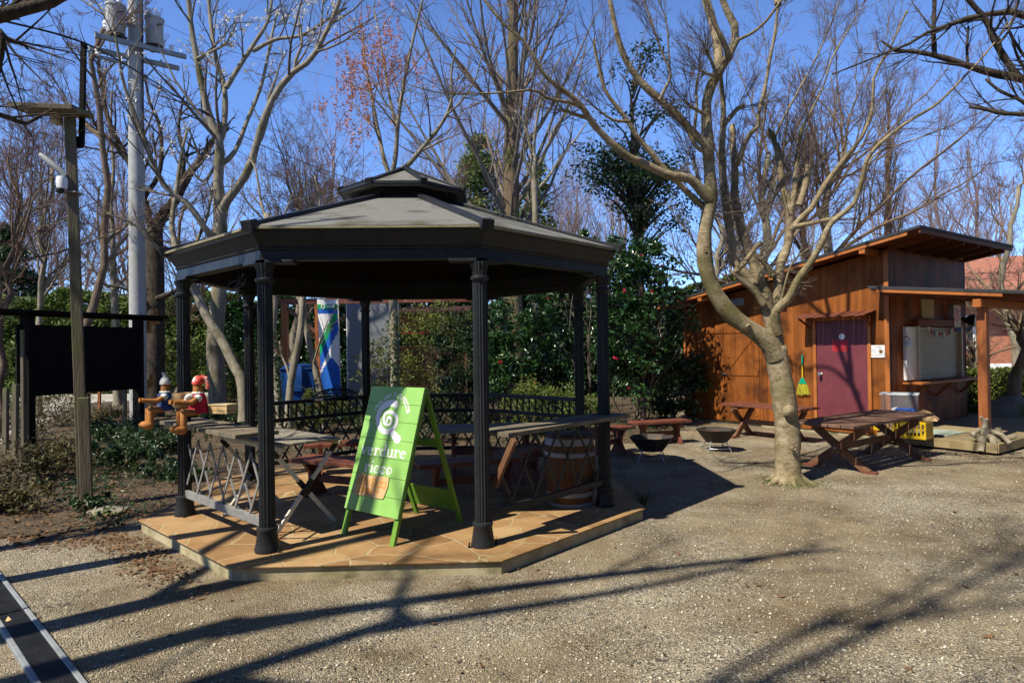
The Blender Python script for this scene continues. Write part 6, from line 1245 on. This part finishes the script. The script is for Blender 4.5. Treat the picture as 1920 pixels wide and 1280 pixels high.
shade_tree('bare_tree', 'dark slender tree standing behind the viewpoint near the middle', -4.2, -2.9, 12.0, .11, 86, [(7.0, 1.8, .6, 2.6, .03, .01), (8.6, 2.6, 1.2, 2.4, .055, .02), (10.0, 2.6, -.6, 2.8, .05, .02), (11.2, 1.4, 1.6, 2.4, .03, .01), (11.6, 2.6, .4, 1.8, .03, .01)], (14, 10), .8)
shade_tree('bare_tree', 'dark tree outside the left edge beyond the garden bed', -7.6, 2.9, 8.0, .17, 85, [(4.2, 1.4, 1.9, 1.2, .06, .02), (5.2, .4, 1.6, 1.8, .06, .02), (6.2, 1.6, .3, 2.6, .07, .02), (6.8, -.6, 2.0, 1.8, .06, .02), (7.6, -1.0, 1.4, 2.2, .06, .02)], (12, 9))
shade_tree('bare_tree', 'twiggy tree outside the left edge behind the bed', -10.2, 4.6, 7.5, .16, 87, [(3.2, 1.8, 1.6, 1.0, .06, .02), (4.4, 1.4, .2, 2.0, .06, .02), (5.4, .4, 1.8, 1.8, .06, .02), (6.4, 1.8, 1.0, 1.6, .06, .02), (7.3, .2, -.6, 2.4, .05, .02)], (13, 10))
# top-left dark limb, belongs to the nearest outside tree
tree_px('overhanging_tree', 'thick dark branch across the very top left corner', ([(-420, 1500), (-400, 900), (-330, 400), (-240, 150)], 40, 26, 4.0, 4.2), [
    ([(-245, 160), (-120, 70), (-30, 38), (30, 22), (75, 10), (110, -2), (190, -50)], 20, 10, 4.2, 4.4), ([(-240, 160), (-60, 110), (0, 76), (40, 82), (52, 92)], 10, 3, 4.2, 4.5), ([(-235, 150), (-80, 200), (0, 215), (40, 230), (56, 228), (100, 205)], 8, 3, 4.2, 5), ([(-60, 48), (0, 60), (4, 90), (-4, 140)], 9, 5, 4.25, 4.3)],
    ('bark_dark', 'twig_dark', 'twig_dark'), 73, (5, 5, 3), twl=(.4, .5, .5))

# ---- evergreen shrubs
def shrub(name, label, c, rad, n, size, leaf, seed, clumps=60, stems=8, cat='shrub', group=None, up=.15, stemmat='twig_grey', sig=.13, shell=.55, z0=0., flowers=0, aspect=.42, world=True, stem_r=.018):
    rng = np.random.default_rng(seed); c = np.array(c, float); t = thing(name, label, cat, (c[0], c[1], 0), group=group)
    d = rng.normal(0, 1, (clumps, 3)); d /= np.linalg.norm(d, axis=1, keepdims=True); rr = (shell + (1 - shell) * rng.random((clumps, 1))) * rng.uniform(.75, 1.12, (clumps, 1)); C = c + d * rr * np.array(rad); C[:, 2] = np.maximum(C[:, 2], z0 + .1)
    k = rng.integers(0, clumps, n); s = sig * np.min(rad) * rng.uniform(.6, 1.4, clumps)[k][:, None]; L = C[k] + rng.normal(0, 1, (n, 3)) * s * (1, 1, .8); L[:, 2] = np.maximum(L[:, 2], z0 + .03)
    o = leaves('foliage', L, size * rng.uniform(.6, 1.25, n), M[leaf], t, rng, up, aspect); o['kind'] = 'stuff'
    if stems:
        b = np.array([c[0], c[1], 0]); Ps = []
        for q in range(stems):
            e = C[rng.integers(0, clumps)]; s_ = b + (*rng.normal(0, .12 * min(rad[0], rad[1]), 2), 0); m = (s_ + e) / 2 + rng.normal(0, .12, 3); Ps.append(resample([s_, m, e], [1, 1, 1], 9)[0])
        Ps = np.stack(Ps); Rr = np.broadcast_to(np.linspace(stem_r, .005, 9), Ps.shape[:2]).copy(); A, RA = spawn(Ps, Rr, 6, .2, 1, .6, .45, 6, .12, .04, rng, .5, .4, .003)
        wood('stems', [(Ps, Rr, 6), (A, RA, 4)], M[stemmat], t)
    if flowers:
        F = C[rng.integers(0, clumps, flowers)] + rng.normal(0, 1, (flowers, 3)) * sig * np.min(rad); dirn = unit(np.array([-.3, -1, .1])); F = F + dirn * .08
        fl_ = leaves('flowers', np.repeat(F, 7, 0) + rng.normal(0, .018, (flowers * 7, 3)), .035, M['petal_red'], t, rng, 0, .8); fl_['kind'] = 'stuff'
    return t
p = dep(1200, 700, 13.2); shrub('camellia', 'tall glossy camellia with red flowers beside the right gazebo columns', (p[0], 13.2, 2.15), (1.05, .9, 1.95), 11000, .062, 'leaf_cam', 101, 110, 12, flowers=16)
p = dep(1000, 700, 13.6); shrub('camellia', 'wide camellia with red flowers seen between the right hand columns', (p[0], 13.6, 1.65), (1.15, .8, 1.25), 9000, .062, 'leaf_cam', 102, 90, 8, flowers=14)
p = dep(1255, 740, 13.9); shrub('camellia', 'low dark glossy shrub against the left corner of the hut', (p[0], 13.9, .95), (.75, .6, .9), 4200, .06, 'leaf_cam', 103, 50, 6)
p = dep(1100, 420, 15); shrub('camellia', 'broad leaved sapling poking above the right end of the gazebo roof', (p[0], 15, 3.75), (.35, .3, .85), 420, .11, 'leaf_cam', 104, 22, 5)
p = dep(820, 690, 15.2); shrub('shrub', 'yellow green airy shrub behind the green sign', (p[0], 15.2, 1.6), (1.5, .8, 1.3), 5600, .042, 'leaf_yel', 105, 120, 12, sig=.16)
p = dep(880, 700, 14.2); shrub('shrub', 'dark leafy shrub left of the near right column', (p[0], 14.2, 1.35), (.9, .7, 1.2), 5000, .05, 'leaf_dark', 106, 80, 8)
p = dep(720, 700, 14.4); shrub('shrub', 'thin twiggy shrub in front of the grey container', (p[0], 14.4, 1.2), (.8, .5, 1.1), 1500, .04, 'leaf_yel', 107, 60, 16)
p = dep(1000, 740, 12.2); shrub('shrub', 'low yellow green shrub behind the right gazebo railing', (p[0], 12.2, .55), (1.0, .5, .5), 4200, .035, 'leaf_yel', 108, 80, 6)
p = dep(1060, 760, 11.6); shrub('shrub', 'low dark shrub beyond the rear right column', (p[0], 11.6, .5), (.8, .5, .45), 3200, .04, 'leaf_hedge', 109, 60, 6)
p = dep(450, 690, 17.5); shrub('shrub', 'bright yellow green bush behind the leaning trunk', (p[0], 17.5, 1.0), (1.2, .7, .9), 4500, .05, 'leaf_yel', 110, 70, 6)
p = dep(330, 680, 17.8); shrub('shrub', 'bright yellow green bush between the dark trunk and the left column', (p[0], 17.8, 1.2), (.9, .6, 1.1), 4200, .05, 'leaf_yel', 111, 60, 6)
p = dep(600, 770, 13.0); shrub('shrub', 'low yellow green shrub below the banner', (p[0], 13.0, .45), (1.2, .5, .4), 3200, .035, 'leaf_yel', 112, 70, 6)
p = dep(760, 800, 11.4); shrub('shrub', 'sparse dry leaved shrub right behind the rear rail', (p[0], 11.4, .5), (1.3, .5, .5), 2600, .035, 'leaf_dark', 113, 70, 12)
# foreground bed plants, left
G_ = 'sprawling bed plants left of the gazebo'
for k, (x, y, s, h, n, lf, lab) in enumerate(((70, 900, .75, .55, 1500, 'leaf_brown', 'twiggy yellowish shrub left of the timber post, front of the bed'), (40, 830, .8, .85, 1600, 'leaf_brown', 'tall twiggy shrub in front of the black notice board'), (110, 800, .9, 1.0, 1300, 'leaf_brown', 'leggy bare stemmed shrub rising before the notice board panel'),
        (240, 880, .7, .4, 2600, 'leaf_ivy', 'low ivy clump right of the timber post'), (300, 850, .8, .45, 3200, 'leaf_ivy', 'ivy mound below the seated figures'), (210, 830, .6, .45, 1800, 'leaf_ivy', 'dark leafy clump behind the timber post'), (330, 900, .5, .28, 1500, 'leaf_ivy', 'ivy patch touching the left corner of the platform'),
        (420, 800, 1.0, .5, 3600, 'leaf_ivy', 'ivy bank behind the left counter'), (560, 800, 1.2, .55, 3800, 'leaf_ivy', 'ivy bank behind the rear left railing'), (160, 955, .35, .16, 500, 'leaf_ivy', 'small ivy tuft at the foot of the timber post'))):
    p = gnd(x, y); shrub('bed_shrub', lab, (p[0], p[1], h * .5), (s, s * .7, h * .55), n, .034, lf, 120 + k, 46, 10 if lf == 'leaf_brown' else 3, 'shrub', G_, sig=.22, shell=.3, stemmat='twig_tan', stem_r=.009)
for k, (x, y, s, h, n, lf, lab) in enumerate(((20, 960, .6, .35, 1500, 'leaf_brown', 'low brownish shrub at the very left front of the bed'), (120, 880, .55, .5, 1200, 'leaf_brown', 'thin twiggy shrub just left of the post foot'), (15, 780, .9, .8, 2200, 'leaf_hedge', 'rounded green shrub below the left end of the notice board'), (190, 800, .7, .5, 1800, 'leaf_brown', 'yellowish twiggy clump behind the post, in front of the board'),
        (270, 815, .6, .4, 1700, 'leaf_ivy', 'leafy dark clump left of the seated figures'), (480, 775, .9, .55, 2000, 'leaf_brown', 'yellow green clump behind the inner left column'), (660, 790, 1.0, .4, 2000, 'leaf_ivy', 'ivy clump behind the rear rail, left of the sign'), (860, 790, 1.0, .45, 2200, 'leaf_brown', 'yellow green clump behind the rear rail, right of the sign'))):
    p = gnd(x, y); shrub('bed_shrub', lab, (p[0], p[1], h * .5), (s, s * .7, h * .55), n, .032, lf, 140 + k, 50, 14, 'shrub', G_, sig=.24, shell=.2, stemmat='twig_tan', stem_r=.008)
def ground_cover():
    rng = np.random.default_rng(191); n = 60000; Y = 5.6 + 14 * rng.random(n) ** 1.4; X = -2 + (rng.random(n) * 2 - 1) * Y * .85
    f = np.sin(X * 1.7 + 1) * np.sin(Y * 1.3) + .6 * np.sin(X * 4.1) * np.sin(Y * 3.7 + 2) + rng.normal(0, .35, n); k = inside(X, Y, BED) & (f > .35) & (np.maximum(np.abs(X + 1.165), np.abs(Y - 7.072)) > 2.6)
    L = np.stack([X[k], Y[k], .02 + .09 * rng.random(k.sum()) ** 1.5], -1); o = leaves('ground_cover', L, .026 * rng.uniform(.6, 1.4, k.sum()), M['leaf_ivy'], None, rng, .5, .5, world=False); tag(o, 'low ivy and seedlings creeping between the fallen leaves', 'ground cover', kind='stuff')
ground_cover()
def blades(label, x, y, n, h, seed, mat='leaf_hedge'):
    rng = np.random.default_rng(seed); p = gnd(x, y); a = rng.uniform(0, 6.28, n); s = rng.uniform(.5, 1, n) * h; K = 6; u = np.linspace(0, 1, K)
    P = np.stack([p[0] + np.cos(a)[:, None] * s[:, None] * .55 * u ** 1.5 + rng.normal(0, .03, (n, 1)), p[1] + np.sin(a)[:, None] * s[:, None] * .55 * u ** 1.5 + rng.normal(0, .03, (n, 1)), s[:, None] * (u - .35 * u ** 3)], -1); W = np.linspace(.012, .002, K)
    T = np.stack([-np.sin(a), np.cos(a), 0 * a], -1)[:, None, :] * W[None, :, None]; V = np.stack([P - T, P + T], 2).reshape(-1, 3); i = (np.arange(n)[:, None] * K + np.arange(K - 1)[None]).ravel() * 2
    o = link('grass_tuft', np_mesh('grass_tuft', V, np.stack([i, i + 1, i + 3, i + 2], -1)), M[mat]); tag(o, label, 'plant', 'strap leaved tufts in the beds')
for a in (('strap leaved tuft between the timber post and the gazebo', 225, 850, 26, .42, 1), ('strap leaved tuft just right of the post foot', 250, 885, 18, .3, 2), ('strap leaved tuft at the base of the magnolia', 436, 770, 40, .5, 3), ('strap leaved tuft beside the right platform corner', 1205, 945, 16, .25, 4), ('strap leaved tuft under the camellia', 1130, 800, 24, .4, 5)): blades(*a)
# hedge and dark evergreens far behind
def hedge(label, x0, x1, y, h, d, leaf, n, size, seed, name='hedge'):
    rng = np.random.default_rng(seed); t = thing(name, label, 'hedge', ((x0 + x1) / 2, y, 0)); L = x1 - x0
    X = rng.uniform(x0, x1, n); top = h * (1 + .05 * np.sin(X * 1.3) + .04 * np.sin(X * 3.7 + 1)); s = rng.random(n); Z = np.where(s < .35, top - np.abs(rng.normal(0, .12, n)), rng.uniform(0, 1, n) * top); Yy = np.where(s < .35, rng.uniform(y - d / 2, y + d / 2, n), y - d / 2 + np.abs(rng.normal(0, .18, n)) + .12 * np.sin(X * 5) * np.sin(Z * 4))
    o = leaves('foliage', np.stack([X, Yy, Z], -1), size * rng.uniform(.6, 1.3, n), M[leaf], t, rng, .1, .4); o['kind'] = 'stuff'
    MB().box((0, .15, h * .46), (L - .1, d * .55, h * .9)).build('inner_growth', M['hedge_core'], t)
    return t
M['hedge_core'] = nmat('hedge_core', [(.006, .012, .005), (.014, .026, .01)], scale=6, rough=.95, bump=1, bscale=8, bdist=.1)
a, b = dep(-160, 700, 27)[0], dep(440, 700, 27)[0]; hedge('tall clipped evergreen hedge behind the notice board', a, b, 27, 4.05, 1.6, 'leaf_hedge', 26000, .12, 141)
a, b = dep(430, 700, 24)[0], dep(760, 700, 24)[0]; hedge('dark leafy hedge seen between the rear left columns', a, b, 24, 3.5, 1.6, 'leaf_cam', 15000, .11, 142)
a, b = dep(740, 700, 22)[0], dep(1290, 700, 22)[0]; hedge('dark green thicket behind the shrubs and the rear right columns', a, b, 22, 3.4, 1.8, 'leaf_dark', 20000, .11, 143)
a, b = dep(1270, 700, 30)[0], dep(1460, 700, 30)[0]; hedge('sunlit green hedge glimpsed above the left end of the hut', a, b, 30, 4.6, 1.6, 'leaf_yel', 7000, .12, 144)
a, b = dep(1760, 700, 15)[0], dep(2080, 700, 15)[0]; hedge('low dark hedge between the porch and the brick house', a, b, 15.2, 1.0, .8, 'leaf_yel', 6000, .05, 145)
def conifer(label, px, Y, H, r, n, leaf, seed, name='conifer', size=.14, z0=.1, shape=1.):
    rng = np.random.default_rng(seed); p = dep(px, 650, Y); t = thing(name, label, 'tree', (p[0], Y, 0)); MB().tube([(p[0], Y, 0), (p[0], Y, H * .97)], [.22, .03], 10).build('trunk', M['bark_conifer'], t, world=True, smooth=True)
    nc = 150; h = z0 + (1 - z0) * rng.random(nc) ** 1.1; a = rng.uniform(0, 6.28, nc); rr = r * (1 - h) ** (.75 * shape) * rng.uniform(.45, 1.15, nc); C = np.stack([p[0] + np.cos(a) * rr, Y + np.sin(a) * rr, h * H], -1); k = rng.integers(0, nc, n)
    L = C[k] + rng.normal(0, 1, (n, 3)) * np.array([.32, .32, .18]) * (r / 2.2) * (1.15 - .6 * h[k])[:, None]; o = leaves('foliage', L, size * rng.uniform(.6, 1.2, n), M[leaf], t, rng, .1, .32); o['kind'] = 'stuff'
    Ps = np.stack([np.linspace((p[0], Y, c[2] * .96), c, 5) for c in C]); wood('branches', [(Ps, np.broadcast_to(np.linspace(.05, .015, 5), Ps.shape[:2]).copy(), 4)], M['twig_dark'], t); return t
conifer('dark broad conifer at the far left above the hedge', 15, 30, 7.6, 3.0, 12000, 'leaf_dark', 151)
conifer('soft green conifer rising behind the cupola', 905, 30, 11.6, 2.9, 9000, 'leaf_con', 152, size=.16)
conifer('small soft green conifer right of the redwood trunk', 1010, 29, 10.2, 2.0, 4000, 'leaf_con', 153, size=.15)
# tall dark broad evergreen behind the bare tree
def evergreen():
    rng = np.random.default_rng(161); Y = 25; p = dep(1205, 650, Y); t = thing('evergreen_tree', 'tall dark evergreen seen between the big bare limbs', 'tree', (p[0], Y, 0)); P0 = np.linspace((p[0], Y, 0), (p[0] - .3, Y, 11.5), 10)[None]; wood('trunk', [(P0, np.linspace(.3, .05, 10)[None], 10)], M['bark_dark'], t)
    B = []
    for (x, y, sx, sy, m) in ((1165, 305, 70, 30, 30), (1130, 335, 30, 22, 10), (1230, 395, 55, 40, 24), (1235, 330, 55, 30, 14), (1195, 220, 60, 35, 6), (1190, 120, 55, 45, 6)):
        B += [dep(x + rng.normal(0, sx * .6), y + rng.normal(0, sy * .6), Y + rng.normal(0, .9)) for _ in range(m)]
    B = np.array(B); n = 7000; k = rng.integers(0, len(B), n); L = B[k] + rng.normal(0, 1, (n, 3)) * (.34, .34, .2); o = leaves('foliage', L, .10 * rng.uniform(.6, 1.2, n), M['leaf_dark'], t, rng, .2, .42); o['kind'] = 'stuff'
    Ps = np.stack([resample([(p[0] - .02 * b[2], Y, max(2.5, b[2] - 1.6)), ((p[0] + b[0]) / 2, (Y + b[1]) / 2, b[2] - .5), b], [1, 1, 1], 7)[0] for b in B]); wood('branches', [(Ps, np.broadcast_to(np.linspace(.07, .015, 7), Ps.shape[:2]).copy(), 5)], M['bark_dark'], t)
evergreen()
# low twig thickets above the gazebo roof line on the right
# stems and ivy seen between the rear left columns
tree_px('young_tree', 'ivy wrapped slender stem left of the waste bins', ([(528, 800), (522, 740), (517, 690), (512, 620), (515, 560), (512, 480), (500, 400)], 9, 6, 12.4, 12.4), [([(512, 500), (530, 440), (535, 400), (560, 340)], 4, 1.5, 12.4, 12), ([(505, 430), (490, 380), (480, 320), (470, 300)], 4, 1.5, 12.4, 12.8)], ('bark_pale', 'twig_tan', 'twig_red'), 37, (6, 5, 3))
tree_px('young_tree', 'smooth forked stem in front of the big blue bin', ([(541, 800), (542, 760), (545, 720), (552, 680), (562, 630), (567, 580), (570, 520), (585, 440)], 8.5, 6, 12.0, 12.2), [([(575, 490), (590, 420), (600, 380), (590, 330)], 4, 1.5, 12.2, 12), ([(545, 722), (538, 690), (530, 670), (524, 640)], 3, 1.4, 12, 12.2)], ('bark_pale', 'twig_tan', 'twig_red'), 38, (6, 5, 3))
tree_px('young_tree', 'stem slanting left beside the banner', ([(612, 800), (602, 740), (588, 680), (575, 620), (565, 570), (545, 500)], 8, 5, 12.8, 13), [([(550, 520), (530, 470), (515, 420), (500, 380)], 4, 1.5, 13, 13), ([(588, 680), (600, 640), (615, 600)], 2.5, 1.2, 12.8, 12.6)], ('bark_pale', 'twig_tan', 'twig_red'), 39, (6, 5, 3))
def ivy():
    rng = np.random.default_rng(171); t = [o for o in bpy.data.objects if o.name == 'young_tree'][0]; C = [dep(x + rng.normal(0, 5), y, 12.36 - .06 + rng.normal(0, .04)) for x, y in zip(np.interp(np.linspace(620, 800, 260), [620, 690, 800], [512, 517, 528]), np.linspace(620, 800, 260))]
    o = leaves('ivy', np.array(C), .035, M['leaf_ivy'], t, rng, .1, .6); o['kind'] = 'stuff'
    t = [o for o in bpy.data.objects if o.name == 'seed_tree'][0]; C = [dep(739 + rng.normal(0, 7), y, 12.9 + rng.normal(0, .05)) for y in np.linspace(585, 760, 300)]; o = leaves('ivy', np.array(C), .035, M['leaf_ivy'], t, rng, .1, .6); o['kind'] = 'stuff'
ivy()
# small flower pot men on the dark trunk
for (x, y, Y, lab) in ((283, 718, 15.9, 'small flowerpot figure hanging on the dark trunk'), (291, 600, 15.9, 'flowerpot figure perched on the notice board end by the dark trunk')):
    p = dep(x, y, Y); pot_person(lab, p - (0, 0, .1), R_(-20), None, None, 1.0 if y < 650 else .8)
# wooden stakes along the path
for k, (x, y) in enumerate(((186, 768), (218, 762), (233, 800), (10, 850), (28, 862), (262, 770))):
    p = gnd(x, y); o = MB().bar((0, 0, -.05), (.02, 0, [.75, .6, .9, 1.1, 1.2, .8][k]), .07, .07).build('stake', M['post'] if k < 2 else M['polewood'], bevel=.004); o.location = p
    tag(o, ['red brown stake left below the notice board panel', 'red brown stake right below the notice board panel', 'grey stake in front of the path', 'leaning grey stake at the left edge', 'mossy stake at the left edge', 'grey stake by the notice board post'][k], 'stake')

# unseen leaf mass added behind the viewpoint to block sky light
def sky_blocker_wood():
    rng = np.random.default_rng(181); n = 30000; a = np.radians(rng.uniform(-205, 45, n)); R = 13 + rng.random(n) * 3; top = 8.5 + 1.2 * np.sin(a * 9) + .8 * np.sin(a * 23)
    L = np.stack([2 + np.cos(a) * R, 1 + np.sin(a) * R, rng.random(n) ** .8 * top], -1); k = (L[:, 1] < 1.5) | (np.abs(L[:, 0]) > L[:, 1] * .95 + 3); k &= ~((L[:, 0] < -2) & (L[:, 1] > -4))
    o = leaves('sky_blocker_wood', L[k], .32 * rng.uniform(.6, 1.3, k.sum()), M['leaf_dark'], None, rng, .1, .5, world=False); tag(o, 'dark evergreen leaf mass added unseen behind the viewpoint to block sky light', 'wood', kind='stuff')
sky_blocker_wood()
